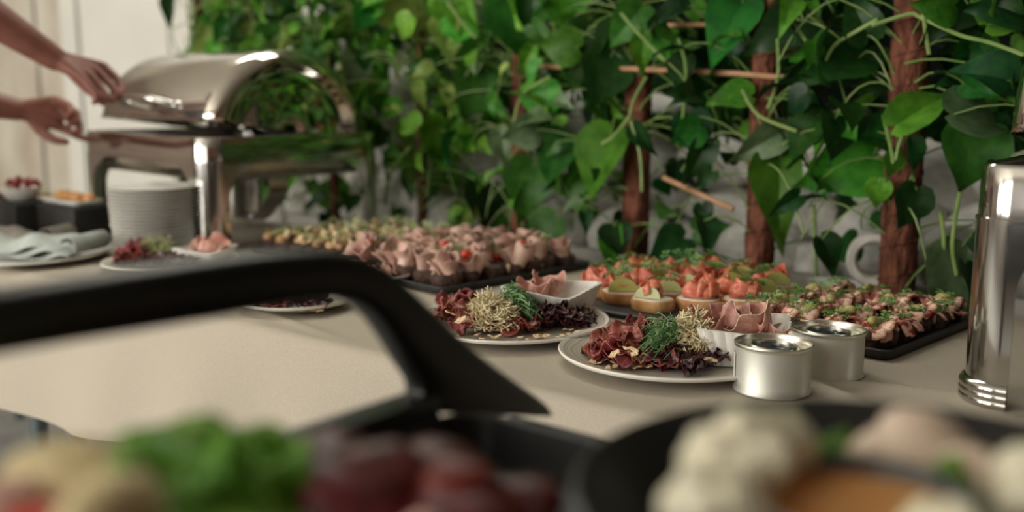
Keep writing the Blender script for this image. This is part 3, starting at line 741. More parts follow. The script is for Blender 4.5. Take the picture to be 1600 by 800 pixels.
def charcuterie(nm, cx, cy, rad, plab, shift, sgn):
    c = P(cx, cy, TZ + .006); zs = TZ + .006
    pl = obj('dinner_plate', plate_mesh(rad, M['plate'] if rad == .14 else M['plate2']), None, (c.x, c.y, TZ + .0005)); tag(pl, plab, 'plate', 'brushed stoneware plates')
    return c
M['plate2'] = ring_mat('brushed_stoneware_small', (0.42, 0.38, 0.31), (0.66, 0.62, 0.54), (0.80, 0.77, 0.70), 0.085)
cA = charcuterie('A', 1049, 557, .14, 'brushed stoneware plate of cured meats beside the two fuel cans', 0, 1)
cB = charcuterie('B', 796, 508, .14, 'brushed stoneware plate of cured meats between the ham tray and the salmon canapes', 0, 1)
PZ = TZ + .0065
NA = 'on the plate beside the fuel cans'; NB = 'on the plate between ham tray and canapes'
def fill(sfx, meat, dark, flakes, group):
    for (ex, n, zt) in meat: scatter('beef_slice', BEEF, ell(*ex, n, zt, PZ), 'crumpled red cured beef slice ' + sfx, 'meat', 'red beef slices ' + group, PZ + .007, .014, .021, .6, .006)
    for (ex, n, zt) in dark: scatter('dried_beef_strip', DARK, ell(*ex, n, zt, PZ), 'dark dried beef strip ' + sfx, 'meat', 'dark beef strips ' + group, PZ + .006, .012, .017, .5, .005)
    for (ex, n) in flakes: scatter('almond_flake', FLAKE, ell(*ex, n, 0, PZ), 'toasted almond flake ' + sfx, 'nut', 'almond flakes ' + group, PZ + .002, .0035, .006, .25, .002)
fill(NA, [((975, 558, 40, 16), 34, .028), ((950, 556, 24, 10), 10, .008), ((1012, 530, 26, 9), 14, .018), ((1090, 527, 26, 7), 10, .03), ((1040, 563, 40, 12), 12, .012)],
     [((1085, 573, 52, 9), 24, .012), ((1118, 560, 24, 10), 9, .012)], [((955, 572, 36, 9), 9), ((932, 552, 18, 12), 8), ((1005, 576, 26, 7), 8), ((1090, 566, 40, 6), 3)], 'beside the cans')
fill(NB, [((735, 505, 52, 18), 44, .022), ((720, 490, 30, 10), 10, .02), ((800, 515, 46, 9), 16, .010)],
     [((862, 508, 46, 12), 30, .022), ((905, 506, 20, 8), 8, .006)], [((850, 530, 40, 4), 8), ((895, 522, 30, 5), 8), ((700, 500, 30, 12), 6), ((740, 530, 40, 5), 6)], 'in the middle plate')
# flakes resting on top of the heaps
for (px, py, z) in ((985, 545, .03), (960, 553, .02), (1110, 562, .014), (705, 490, .03), (720, 500, .024), (992, 552, .028)):
    q = P(px, py, PZ + z); tag(obj('almond_flake', FLAKE[0], None, q, (rnd(-.5, .5), rnd(-.5, .5), rnd(0, 6)), .0065), 'toasted almond flake ' + (NA if px > 900 else NB), 'nut', 'almond flakes ' + ('beside the cans' if px > 900 else 'in the middle plate'))
# mounds of pale sprouts and dill
def stuff(o, label, cat): tag(o, label, cat); o['kind'] = 'stuff'; return o
q = P(1080, 566, PZ); stuff(heap_tubes(800, (.024, .020, .054), .0009, .015, .8, 5).build('sprout_mound', M['sprout'], None, (q.x, q.y, PZ + .008)), 'mound of pale curly sprouts ' + NA, 'sprouts')
q = P(1026, 566, PZ); stuff(fan_tubes(190, (.028, .0, .010), .050, .0006, 6).build('dill_mound', M['dill'], None, (q.x, q.y, PZ + .008)), 'feathery green dill tuft ' + NA, 'dill')
q = P(768, 516, PZ); stuff(heap_tubes(900, (.036, .030, .044), .0009, .016, .8, 7).build('sprout_mound', M['sprout'], None, (q.x, q.y, PZ + .006)), 'mound of pale curly sprouts ' + NB, 'sprouts')
q = P(815, 507, PZ); stuff(fan_tubes(240, (-.03, 0, .01), .055, .0009, 8, 1).build('dill_mound', M['dill'], None, (q.x, q.y, PZ + .006)), 'feathery green dill tuft ' + NB, 'dill')
# square bowls with ham folds
bA = P(1160, 560, PZ); square_bowl('ribbed white square bowl filled with pink ham, beside the fuel cans', (bA.x, bA.y, TZ + .0065), R(28), .057, .043)
bB = P(862, 492, PZ); square_bowl('ribbed white square bowl with an upturned corner on the middle plate', (bB.x, bB.y, TZ + .0065), R(8), .058, .042)
for (b0, sfx, grp, offs) in ((bA, 'heaped in the square bowl beside the fuel cans', 'ham folds beside the cans', [(-.024, -.014, .022, 1), (.012, -.022, .020, 1), (.028, .008, .020, .9), (-.010, .018, .020, 1), (.004, -.002, .034, 1.05), (-.032, .012, .016, .8), (.034, -.012, .014, .8), (-.03, -.026, .026, 1.0), (-.012, -.02, .040, 1.0), (.022, .0, .036, 1.0)]),
                             (bB, 'heaped in the square bowl on the middle plate', 'ham folds on the middle plate', [(-.034, .006, .020, 1), (-.018, -.014, .022, 1), (-.014, .018, .026, 1), (-.036, -.010, .014, .8)])):
    for i, (dx, dy, dz, s) in enumerate(offs):
        o = obj('ham_fold', HAMR[i % 4], None, (b0.x + dx, b0.y + dy, TZ + .010 + dz), (rnd(-.5, .5), rnd(-.5, .5), rnd(0, 6)), .0235 * s)
        tag(o, 'pink ham fold ' + sfx, 'ham', grp)

# ------------------------------------------------------------------ fuel cans
def fuel_can(label, cx, cy, h, rz):
    c = P(cx, cy, TZ); t = thing('fuel_can', label, 'can', (c.x, c.y, TZ + .0003), rz, 'open gel fuel cans'); r = .0422
    MB().lathe([(.001, .001), (r - .003, .001), (r - .001, 0), (r + .0006, .0012), (r + .0006, .003), (r - .0008, .005), (r - .0008, h - .005), (r + .0004, h - .004), (r + .0004, h - .003)], 64).build('body', M['tin'], t)
    MB().lathe([(r + .0003, h - .0035), (r + .0014, h - .002), (r + .0012, h), (r - .0002, h + .0006), (r - .0014, h - .001), (r - .002, h - .0065), (.028, h - .0060), (.0262, h - .003), (.0250, h - .0022), (.0238, h - .003), (.0236, h - .008)], 64).build('lid_ring', M['tin_rim'], t)
    g = MB(); g.grid(24, 6, lambda u, v: ((.0237 * v) * math.cos(2 * PI * u), (.0237 * v) * math.sin(2 * PI * u), h - .0055 + .0012 * noise.noise(Vector((v * 3 * math.cos(2 * PI * u), v * 3 * math.sin(2 * PI * u), cx))))).build('gel', M['gel'], t)
    lb = MB(); lb.lathe([(r + .0002, .010), (r + .0004, .0102), (r + .0004, h - .012), (r + .0002, h - .0118)], 14, R(128), R(215)).build('paper_label', M['white'], t)
    MB().tube([(-.030, -.008, h - .0055), (-.034, -.004, h - .004), (-.037, .002, h - .0055)], .0016, 6).build('pull_tab', M['tin_rim'], t)
    return t
fuel_can('brushed fuel can in front, its paper label edge showing, beside the meat plate', 1206, 609, .0545, R(-39 + 45))
fuel_can('brushed fuel can behind its twin, next to the meat bruschetta', 1291, 583, .0545, R(-60))

# ------------------------------------------------------------------ salmon canapes on a round slate
def bread_mesh(name, crust, top, lx, ly, h, seed, n=22):
    rg = random.Random(seed); mb = MB(); out = []
    for i in range(n):
        a = 2 * PI * i / n; k = 1 + .05 * math.sin(3 * a + seed) + .04 * math.sin(5 * a + seed * 2)
        c, s = math.cos(a), math.sin(a); p = 2.6
        rr = (abs(c) ** p + abs(s) ** p) ** (-1 / p); out.append((lx * rr * c * k, ly * rr * s * k))
    mb.slab(out, [(0, -.004), (h * .2, -.0015), (h * .75, 0), (h, -.0015)])
    mb.cur = 1; mb.slab(out, [(h, -.003), (h + .0022, -.004)])
    return mb.mesh(name, [M[crust], M[top]])
BRD = [bread_mesh('bread', 'bread', 'cream', .0335, .025, .017, i) for i in range(3)]
RYE = [bread_mesh('bread', 'rye', 'rye', .0275, .0235, .019, 10 + i) for i in range(3)]
def half_disc(name, mt, r, th, seed):      # a cut slice standing on its flat edge
    out = [(r * math.cos(PI * i / 12), r * .9 * math.sin(PI * i / 12)) for i in range(13)]
    mb = MB(); vs = [(x, -th / 2, z) for x, z in out] + [(x * .97, th / 2, z * .97) for x, z in out]; n = 13
    mb.add(vs, [tuple(range(n)), tuple(range(2 * n - 1, n - 1, -1))] + [(i, i + n, (i + 1) % n + n, (i + 1) % n) for i in range(n)])
    return mb.mesh(name, M[mt])
AVO = half_disc('avocado_slice', 'avocado', .022, .006, 1); CUC = half_disc('cucumber_slice', 'cucumber', .019, .004, 2)
def salmon_mesh(seed):
    """a slice of salmon rolled into a plump rose"""
    rg = random.Random(seed); mb = MB(); ph = rg.uniform(0, 6)
    def f(u, v):
        t = ph + 9.0 * u; r = .0035 + .0115 * u; bulge = max(.05, math.cos((v - .30) * 1.95)) ** .8
        return (r * bulge * math.cos(t) * 1.08, r * bulge * math.sin(t), .022 * (v ** .9) * (1.05 - .25 * u) + .0006 * math.sin(2 * t))
    mb.grid(44, 7, f, .0020)
    def g(u, v):                            # a loose flap at the side
        t = ph + 1 + 2.4 * u; r = .0165 + .003 * math.sin(3 * u + ph); return (r * math.cos(t), r * math.sin(t), .002 + .017 * v * (1 - .4 * u) + .002 * math.sin(7 * u))
    mb.grid(12, 4, g, .0020)
    return mb.mesh('salmon', M['salmon'], sharp=100)
SAL = [salmon_mesh(i) for i in range(5)]
cS = P(1072, 470, TZ); SR = .178
sl = MB().lathe([(.001, 0), (SR - .004, 0), (SR, .002), (SR + .002, .007), (SR - .001, .009), (SR - .006, .008), (.001, .0078)], 72).build('round_slate', M['slate'], None, (cS.x, cS.y, TZ + .0004))
tag(sl, 'round black slate platter under the salmon canapes', 'platter')
SZ = TZ + .0083
def yaw_to_cam(x, y): return math.atan2(-y, -x) + PI / 2     # local -Y faces the camera
spots = []
for j in range(-4, 5):
    for i in range(-4, 5):
        a, b = (i + (j % 2) * .5) * .069, j * .054
        x = a * math.cos(YAW) - b * math.sin(YAW); y = a * math.sin(YAW) + b * math.cos(YAW)
        if math.hypot(x, y) < SR - .026: spots.append((cS.x + x, cS.y + y, a, b))
for i, (x, y, a, b) in enumerate(spots):
    front = b < -.05
    t = thing('salmon_canape', '', 'canape', (x + rnd(-.003, .003), y + rnd(-.003, .003), SZ), yaw_to_cam(x, y) + rnd(-.45, .45), 'salmon canapes on the round slate')
    obj('bread', BRD[i % 3], t, (0, 0, 0), (0, 0, rnd(-.2, .2)))
    kind = 'avo' if (front and a < .0) or (not front and a > .06) or (i % 3 == 0) else 'sal'
    zt = .0195
    if kind == 'avo':
        if front or a > .06: obj('avocado_slice', AVO if (i % 2 or a > 0.05) else CUC, t, (-.002, -.013, zt), (R(-18), 0, rnd(-.15, .15)), 1.05)
        else: obj('cucumber_slice', CUC, t, (0, -.012, zt), (R(-30), 0, rnd(-.3, .3)))
        obj('salmon', SAL[i % 5], t, (.002, .008, zt - .001), (rnd(-.3, .3), rnd(-.3, .3), rnd(0, 6)), rnd(1.25, 1.45))
        t['label'] = 'salmon canape with a pale green slice on the round slate'
    else:
        obj('salmon', SAL[i % 5], t, (-.009, -.004, zt - .001), (rnd(-.25, .1), rnd(-.2, .2), rnd(0, 6)), rnd(1.25, 1.45))
        obj('salmon', SAL[(i + 2) % 5], t, (.011, -.002, zt - .001), (rnd(-.25, .1), rnd(-.2, .2), rnd(0, 6)), rnd(1.25, 1.45))
        obj('cucumber_slice', CUC, t, (0, .014, zt), (R(12), 0, rnd(-.3, .3)))
        t['label'] = 'canape with two curled salmon rolls on the round slate'
    if i % 4 != 1 or not front: obj('sprig', random.choice(SPRIG), t, (rnd(-.01, .01), .006, zt + .024), (rnd(-.3, .3), rnd(-.3, .3), rnd(0, 6)), rnd(.8, 1.15))
    if i % 3 == 0: t['label'] = t['label'].replace(' on the', ' and a caper on the')
    if i % 3 == 0: MB().blob((0, 0, 0), .0028, 1, .1, 1).build('black_caper', M['black'], t, (.012, -.006, zt + .014))

# ------------------------------------------------------------------ meat bruschetta on the rectangular slate
def slate_tray(label, cx, cy, hx, hy, rz, lip=True):
    mb = MB(); 
    def lv(i, z): return (i, z)
    loft_rr(mb, 2 * hx, 2 * hy, .012, [(.004, 0), (0, .003), (-.002, .012), (.0, .014), (.003, .012), (.006, .007), (.03, .0068)], cap0=True, cap1=True)
    o = mb.build('slate_tray', M['slate'], None, (cx, cy, TZ + .0004), (0, 0, rz)); tag(o, label, 'tray'); return o
e1 = P(1388, 566, TZ); e2 = P(1512, 515, TZ)
rzR = math.atan2(e2.y - e1.y, e2.x - e1.x) - PI / 2
dn = Vector((math.cos(rzR), math.sin(rzR), 0)); dm = Vector((-math.sin(rzR), math.cos(rzR), 0))
RX, RY = .118, .150
cR = e1 - dn * RX + dm * RY; cR.z = TZ
slate_tray('rectangular black slate under the meat bruschetta, by the fuel cans', cR.x, cR.y, RX, RY, rzR)
def strip_mesh(name, mt, seed):
    rg = random.Random(seed); ph = rg.uniform(0, 6)
    def f(u, v):
        x = (u - .5) * 2; w = .34 * (1 - .3 * abs(x)); return (x * .9 + .1 * math.sin(5 * x + ph), (v - .5) * 2 * w, .42 * math.cos(x * 1.7) - .25 + .18 * math.sin(7 * x + ph) + .07 * math.sin(v * 6))
    return MB().grid(22, 5, f, .11).mesh(name, M[mt], sharp=120)
OCT = [strip_mesh('sauced_strip', 'octo', 200 + i) for i in range(5)]
OLV = MB().blob((0, 0, 0), 1, 2, .12, 1.2, 4, (1.3, .9, .75)).mesh('pickle', M['olive'])
k = 0
for j in range(5):
    for i in range(4):
        lx = (i - 1.5) * .054 + rnd(-.003, .003); ly = (j - 2) * .054 + rnd(-.003, .003)
        p_ = cR + dn * lx + dm * ly
        t = thing('meat_bruschetta', ('dark rye bruschetta with sauced meat, shoots and a green pickle on the rectangular slate' if (i + j) % 2 else 'dark rye bruschetta with sauced meat and shoots but no pickle on the rectangular slate'), 'bruschetta', (p_.x, p_.y, TZ + .0075), rzR + rnd(-.25, .25) + (PI / 2 if (i + j) % 2 else 0), 'meat bruschetta on the slate'); k += 1
        obj('bread', RYE[k % 3], t)
        for s in range(3):
            obj('sauced_strip', random.choice(OCT), t, (rnd(-.004, .004), (s - 1) * .0125, .0215 + rnd(0, .003)), (rnd(-.25, .25), rnd(-.15, .15), rnd(-.4, .4) + PI / 2 * (s == 1) * .6), (.033, .036, .026))
        if (i + j) % 2: obj('pickle', OLV, t, (rnd(-.014, .014), rnd(-.012, .012), .031), (rnd(-.3, .3), rnd(-.3, .3), rnd(0, 6)), rnd(.0075, .0105))
        obj('sprig', random.choice(SPRIG), t, (rnd(-.01, .01), rnd(-.008, .008), .030), (rnd(-.3, .3), rnd(-.3, .3), rnd(0, 6)), rnd(.6, .95))
        if k % 3 == 0: obj('sprig', random.choice(SPRIG), t, (rnd(-.015, .015), rnd(-.012, .012), .028), (rnd(-.3, .3), rnd(-.3, .3), rnd(0, 6)), rnd(.7, 1.0))

# ------------------------------------------------------------------ ham and mushroom canapes on long black trays
f1 = P(690, 463, TZ); f2 = P(925, 419, TZ)
rzH = math.atan2(f2.y - f1.y, f2.x - f1.x) - PI / 2
hn = Vector((math.cos(rzH), math.sin(rzH), 0)); hm = Vector((-math.sin(rzH), math.cos(rzH), 0)); HY = (f2 - f1).length / 2
HX = .165
cH = f1 - hn * HX + hm * HY; cH2 = cH - hn * (2 * HX - .02)
HX2 = .135; cH2 = cH - hn * (HX + HX2 + .012) - hm * .0
slate_tray('long black tray of ham roll canapes in front of the planted wall', cH.x, cH.y, HX, HY, rzH)
slate_tray('black tray of mushroom and cheese canapes beside the chafing dish', cH2.x, cH2.y, HX2, HY * .92, rzH)
def ham_roll(seed):
    rg = random.Random(seed); ph = rg.uniform(0, 6)
    def f(u, v):
        a = ph + 8.2 * u; r = .0065 + .0070 * u; fl = 1 + .5 * v * v
        return (r * fl * math.cos(a), r * fl * math.sin(a), .034 * v + .003 * math.sin(3 * a))
    return MB().grid(30, 5, f, .0014).mesh('ham_roll', M['pale_ham'])
HROLL = [ham_roll(i) for i in range(5)]
TOM = MB().lathe([(.001, 0), (.006, .001), (.0085, .005), (.0085, .009), (.006, .013), (.001, .0135)], 14).mesh('tomato', M['tomato'])
STICK = MB().blob((0, 0, 0), 1, 1, .2, 1.5, 3, (.8, .8, 1.7)).mesh('cheese_piece', M['creamfood'])
BROWN = [MB().blob((0, 0, 0), 1, 2, .35, 1.5, i, (1, .9, .8)).mesh('mushroom_piece', M['brownfood']) for i in range(3)]
k = 0
for j in range(7):
    for i in range(6):
        p_ = cH + hn * ((i - 2.5) * .053 + rnd(-.004, .004)) + hm * ((j - 3) * (HY * 2 - .05) / 6.9 + rnd(-.004, .004))
        k += 1; tom = k % 7 == 2 or (i, j) in ((5, 1), (4, 0))
        t = thing('ham_canape', 'rye canape with ham rolls and red tomato on the long tray' if tom else ('rye canape with pale ham rolls topped by green shoots on the long tray' if k % 2 else 'rye canape with bare ham rolls and no shoots on the long tray'), 'canape', (p_.x, p_.y, TZ + .0075), rnd(0, 6.28), 'ham roll canapes on the long tray')
        obj('bread', RYE[k % 3], t)
        for s in range(2):
            a = rnd(0, 6.28); obj('ham_roll', random.choice(HROLL), t, (.011 * math.cos(s * PI + a), .010 * math.sin(s * PI + a), .016), (rnd(-.55, .55), rnd(-.55, .55), rnd(0, 6)), rnd(.85, 1.2))
        if tom: obj('tomato', TOM, t, (rnd(-.014, .014), rnd(-.012, .012), .019 if k % 2 else .040), (rnd(-.4, .4), rnd(-.4, .4), 0), 1.1)
        if k % 2: obj('sprig', random.choice(SPRIGP if k % 4 == 1 else SPRIG), t, (rnd(-.008, .008), rnd(-.008, .008), .046), (rnd(-.3, .3), rnd(-.3, .3), rnd(0, 6)), rnd(.5, .8))
        if k % 3 == 0: obj('cheese_piece', STICK, t, (.021, rnd(-.01, .01), .014), (rnd(-.4, .4), rnd(-.4, .4), 0), .0065)
for j in range(6):
    for i in range(5):
        p_ = cH2 + hn * ((i - 2) * .052 + rnd(-.004, .004)) + hm * ((j - 2.5) * .054 + rnd(-.004, .004)); k += 1
        t = thing('mushroom_canape', 'rye canape with browned mushrooms, cheese and pale shoots beside the chafing dish', 'canape', (p_.x, p_.y, TZ + .0075), rnd(0, 6.28), 'mushroom canapes on the far tray')
        obj('bread', RYE[k % 3], t)
        for s in range(3): obj('mushroom_piece', random.choice(BROWN), t, (rnd(-.013, .013), rnd(-.01, .01), .027), (rnd(0, 6), rnd(0, 6), 0), rnd(.009, .013))
        obj('cheese_piece', STICK, t, (rnd(-.012, .012), rnd(-.01, .01), .036), (rnd(-.9, .9), rnd(-.9, .9), 0), rnd(.005, .010))
        obj('sprig', random.choice(SPRIGP), t, (0, 0, .040), (rnd(-.3, .3), rnd(-.3, .3), rnd(0, 6)), rnd(.6, .9))

# ------------------------------------------------------------------ plates and risers further along the table
def plate_at(px, py, rad, mt, label, group=None, dz=.0005):
    c = P(px, py, TZ); o = obj('dinner_plate', plate_mesh(rad, mt), None, (c.x, c.y, TZ + dz)); tag(o, label, 'plate', group); return c
M['plate3'] = ring_mat('brushed_stoneware_mid', (0.46, 0.42, 0.35), (0.70, 0.66, 0.58), (0.80, 0.77, 0.70), 0.125)
plate_at(268, 419, .125, M['plate3'], 'brushed stoneware plate of meats in front of the stacked plates', 'brushed stoneware plates')
NL = 'on the plate before the plate stack'
scatter('beef_slice', BEEF, ell(212, 412, 24, 9, 24, .03, PZ), 'crumpled red cured beef slice ' + NL, 'meat', 'red beef slices before the stack', PZ + .007, .014, .021, .6, .006)
scatter('dried_beef_strip', DARK, ell(262, 418, 50, 7, 22, .016, PZ), 'dark dried beef strip ' + NL, 'meat', 'dark beef strips before the stack', PZ + .006, .012, .017, .5, .005)
q = P(243, 411, PZ); stuff(heap_tubes(380, (.042, .034, .042), .0009, .022, .5, 21).build('shoot_mound', M['sprig_pale'], None, (q.x, q.y, PZ + .006)), 'mound of yellow-green shoots ' + NL, 'shoots')
bL = P(322, 412, PZ); square_bowl('ribbed white square bowl of ham on the plate before the plate stack', (bL.x, bL.y, TZ + .0065), R(20), .046, .030)
for i, (dx, dy, dz, s) in enumerate([(-.02, 0, .022, 1), (.012, -.012, .022, 1), (.02, .014, .024, 1), (-.006, .02, .03, .9)]):
    tag(obj('ham_fold', HAMR[i % 4], None, (bL.x + dx, bL.y + dy, TZ + .008 + dz), (rnd(-.5, .5), rnd(-.5, .5), rnd(0, 6)), .019 * s), 'pink ham fold heaped in the square bowl before the plate stack', 'ham', 'ham folds before the stack')
# small plate of dark beef
plate_at(464, 480, .086, M['plate2'], 'small stoneware plate of dark dried beef near the table edge', 'brushed stoneware plates')
scatter('dried_beef_strip', DARK, ell(464, 477, 52, 9, 40, .022, PZ), 'dark dried beef strip on the small plate near the table edge', 'meat', 'dark beef strips on the small plate', PZ + .006, .012, .017, .5, .005)
scatter('beef_slice', BEEF, ell(440, 483, 22, 4, 6, .004, PZ), 'red cured beef slice on the small plate near the table edge', 'meat', 'red slices on the small plate', PZ + .006, .010, .014, .5, .004)
scatter('almond_flake', FLAKE, ell(470, 487, 45, 3, 8, 0, PZ), 'toasted almond flake on the small plate near the table edge', 'nut', 'almond flakes on the small plate', PZ + .002, .0035, .006, .25, .002)
# plate of bacon strips at the corner of the ham tray
plate_at(560, 440, .098, M['white'], 'white plate of folded bacon strips touching the ham tray', 'brushed stoneware plates', .0025)
BAC = [strip_mesh('bacon_strip', 'ham', 300 + i) for i in range(4)]
for (px, py, dz) in ell(580, 436, 58, 9, 22, .03, PZ): pass
for i in range(22):
    q = P(rnd(500, 632), rnd(428, 446), PZ); o = obj('bacon_strip', random.choice(BAC), None, (q.x, q.y, PZ + .010 + rnd(0, .014)), (rnd(-.5, .5), rnd(-.4, .4), rnd(0, 6)), (.030, .026, .022))
    tag(o, 'folded brown-pink bacon strip on the white plate by the ham tray', 'meat', 'bacon strips by the ham tray')
# stack of small plates
c = P(246, 398, TZ); NP_ = 20
pm = MB().lathe([(.001, 0), (.050, 0), (.054, .001), (.070, .0035), (.084, .0078), (.0885, .0086), (.0888, .0094), (.0880, .0100), (.084, .0094), (.070, .0060), (.052, .0030), (.001, .0028)], 56).mesh('side_plate', M['white'])
for i in range(NP_):
    s = .93 + .07 * min(1, i / 14)
    o = obj('side_plate', pm, None, (c.x + rnd(-.0012, .0012), c.y + rnd(-.0012, .0012), TZ + .0005 + i * .0069), (0, 0, rnd(0, 6)), (s, s, 1))
    lb = 'white side plate in the tall stack before the opened chafing dish'
    if i == NP_ - 1: lb = 'topmost white side plate of the tall stack, open to view'
    if i == 0: lb = 'lowest white side plate of the tall stack, resting on the cloth'
    tag(o, lb, 'plate', 'stacked side plates')
# wide plate with folded napkins
cN = plate_at(38, 405, .165, M['white'], 'wide pale plate carrying a folded blue-grey napkin', 'brushed stoneware plates')
def napkin(label, mt, loc, rz, L, W, H, lay, seed):
    t = thing('napkin', label, 'napkin', loc, rz)
    for k in range(lay):
        def f(u, v, k=k):
            s = (v - .5) * 2; zz = .004 + k * .006 + H * (1 - s * s) * (.55 + .45 * k / max(1, lay - 1)) + .006 * math.sin(u * 7 + seed + k) + .004 * math.sin(u * 15 + v * 5 + k * 2)
            return ((u - .5) * L * (1 - .05 * k), s * W / 2 * (1 - .1 * k) + .008 * math.sin(u * 5 + k), max(.003, zz))
        MB().grid(30, 12, f, .0018).build('fold', M[mt], t)
    pts = lambda u: (L / 2 - .01, (u - .5) * W * .8, H * .55 + .01)
    def roll(u, v): a = -1.6 + 4.4 * v; r = .016 + .004 * v; return (L / 2 - .012 + r * math.cos(a), (u - .5) * W * .85, H * .4 + .017 + r * math.sin(a))
    MB().grid(10, 14, roll, .0018).build('rolled_edge', M[mt], t); return t
napkin('blue-grey linen napkin folded on the wide pale plate', 'napkin', (cN.x + .03, cN.y + .01, TZ + .012), R(26), .25, .13, .022, 3, 1)
q = P(34, 384, TZ); 
napkin('dark grey folded napkin behind the wide plate, before the black risers', 'napkin2', (q.x, q.y, TZ + .001), R(30), .20, .10, .022, 3, 4)
# black risers with dishes
def riser(label, cpx, cpy, wx, wy, h):
    c = P(cpx, cpy, TZ); t = thing('riser', label, 'riser', (c.x - wx / 2, c.y + wy / 2, TZ + .0004))
    MB().box(-wx / 2, wx / 2, -wy / 2, wy / 2, 0, h, .004).build('block', M['blackmat'], t)
    MB().box(-wx / 2 + .004, wx / 2 - .004, -wy / 2 + .004, wy / 2 - .004, h, h + .002).build('top_mat', M['slate'], t); return Vector((c.x - wx / 2, c.y + wy / 2, TZ + h + .0026))
r1 = riser('black block riser beside the plate stack, carrying a white dish of rolls', 118, 381, .165, .088, .076)
r2 = riser('black block riser next to the rolls riser, carrying a bowl and red pepper strips', 26, 372, .20, .10, .076)
def dish(label, c, lx, ly):
    mb = MB(); loft_rr(mb, 2 * lx, 2 * ly, .02, [(.012, 0), (.004, .004), (0, .012), (.003, .0125), (.008, .006), (.02, .004)], cap0=True, cap1=True)
    return tag(mb.build('oblong_dish', M['white'], None, c), label, 'dish')
dish('white oblong dish of golden rolls on the riser beside the plate stack', r1, .078, .040)
ROLL = [MB().blob((0, 0, 0), 1, 2, .18, 1.3, 50 + i, (1, .9, .75)).mesh('bread_roll', M['bread']) for i in range(2)]
for i in range(6):
    tag(obj('bread_roll', ROLL[i % 2], None, (r1.x - .058 + i * .0232, r1.y + rnd(-.01, .008), r1.z + .017), (0, 0, rnd(0, 6)), .0155), 'small golden roll on the white oblong dish', 'roll', 'golden rolls on the riser')
for i in range(4):
    tag(obj('herb_sprig', SPRIG[i % 4], None, (r1.x - .05 + i * .032, r1.y + .022, r1.z + .012), (0, 0, rnd(0, 6)), 1.0), 'green herb sprig between the golden rolls', 'herb', 'herb sprigs on the riser')
wbm = MB().lathe([(.001, 0), (.026, 0), (.03, .002), (.046, .026), (.047, .030), (.045, .030), (.042, .024), (.026, .005), (.001, .004)], 40).build('small_bowl', M['white'], None, (r2.x + .040, r2.y - .004, r2.z)); tag(wbm, 'small white bowl on the riser beside the red pepper strips', 'bowl')
M['pepper'] = mat('roast_red_pepper', (0.20, 0.012, 0.012), (0.38, 0.03, 0.02), scale=40, rough=0.3, rand=0.2)
PEP = [strip_mesh('pepper_strip', 'pepper', 330 + i) for i in range(3)]
for i in range(9):
    tag(obj('pepper_strip', PEP[i % 3], None, (r2.x + rnd(-.085, .085), r2.y + .012 + rnd(-.02, .02), r2.z + (.040 if i > 4 else .012)), (rnd(-.5, .5), rnd(-.4, .4), rnd(0, 6)), (.032, .026, .024)), 'roasted red pepper strip heaped behind the small white bowl', 'pepper', 'red pepper strips on the riser')
for i in range(4):
    tag(obj('herb_sprig', SPRIGP[i % 3], None, (r2.x - .085 + i * .05, r2.y + .036, r2.z + .008), (0, 0, rnd(0, 6)), 1.2), 'pale herb sprig beside the red pepper strips', 'herb', 'pale herb sprigs on the riser')

# ------------------------------------------------------------------ pendant bulbs over the room
for i, (x, y, z) in enumerate(((1.2, -1.5, 2.25), (1.7, -1.2, 2.05), (0.9, -1.9, 1.95), (2.2, -1.6, 1.80), (1.5, -2.2, 1.65), (2.6, -0.9, 2.1))):
    t = thing('pendant_bulb', 'amber glass bulb hanging on a black cord from the ceiling', 'lamp', (x, y, z), 0, 'amber pendant bulbs')
    MB().blob((0, 0, 0.012), .016, 3, 0, 1, 0, (1, 1, 1.2)).build('bulb', M['bulb'], t)
    MB().lathe([(.001, .075), (.016, .075), (.018, .04), (.014, .030), (.001, .03)], 16).build('socket', M['black'], t)
    MB().tube([(0, 0, .07), (0, 0, 3.0 - z)], .003, 6).build('cord', M['black'], t)

# ------------------------------------------------------------------ near counter with the handled tray and the bowl
KZ = 0.83
ct = thing('counter', 'black serving counter standing close before the buffet table', 'counter', (0.3, 0, 0))
MB().box(-.785, .9, -.75, .60, KZ - .04, KZ, .004).build('counter_top', M['blackmat'], ct)
for lx in (-.74, .85):
    for ly in (-.70, .55): MB().box(lx - .025, lx + .025, ly - .025, ly + .025, 0, KZ - .04).build('leg', M['blackmat'], ct, smooth=False)
HXp = -.46
tr = thing('handled_tray', 'black serving tray with a broad arched end handle, full of vegetables', 'tray', (HXp, .26, KZ + .0004))
# end panel: ring between outer and inner outline in the y-z plane
outer = [(.612, .832), (.600, .845), (.570, .866), (.530, .894), (.493, .924), (.455, .957), (.430, .975), (.400, .986), (.360, .991), (.300, .993), (.205, .993), (.12, .993), (.05, .988), (.0, .97), (-.04, .94), (-.08, .90), (-.12, .86), (-.14, .832)]
inner = [(.440, .8795), (.455, .8795), (.4635, .884), (.4620, .893), (.455, .903), (.440, .925), (.425, .943), (.405, .955), (.375, .9600), (.300, .9615), (.205, .9640), (.12, .964), (.07, .958), (.03, .94), (.00, .91), (-.01, .893), (-.005, .884), (.01, .8795)]
def smooth_loop(pts, n):
    res = []; L = len(pts)
    for i in range(L - 1):
        p0, p1, p2, p3 = [Vector((*pts[max(0, min(L - 1, i + k))], 0)) for k in (-1, 0, 1, 2)]
        for k in range(n):
            t = k / n; res.append(0.5 * ((2 * p1) + (p2 - p0) * t + (2 * p0 - 5 * p1 + 4 * p2 - p3) * t * t + (3 * p1 - p0 - 3 * p2 + p3) * t ** 3))
    res.append(Vector((*pts[-1], 0))); return res
so, si = smooth_loop(outer, 4), smooth_loop(inner, 4)
n = len(so); sec = [(0, 1.0, 0), (.10, 1.0, .0)]
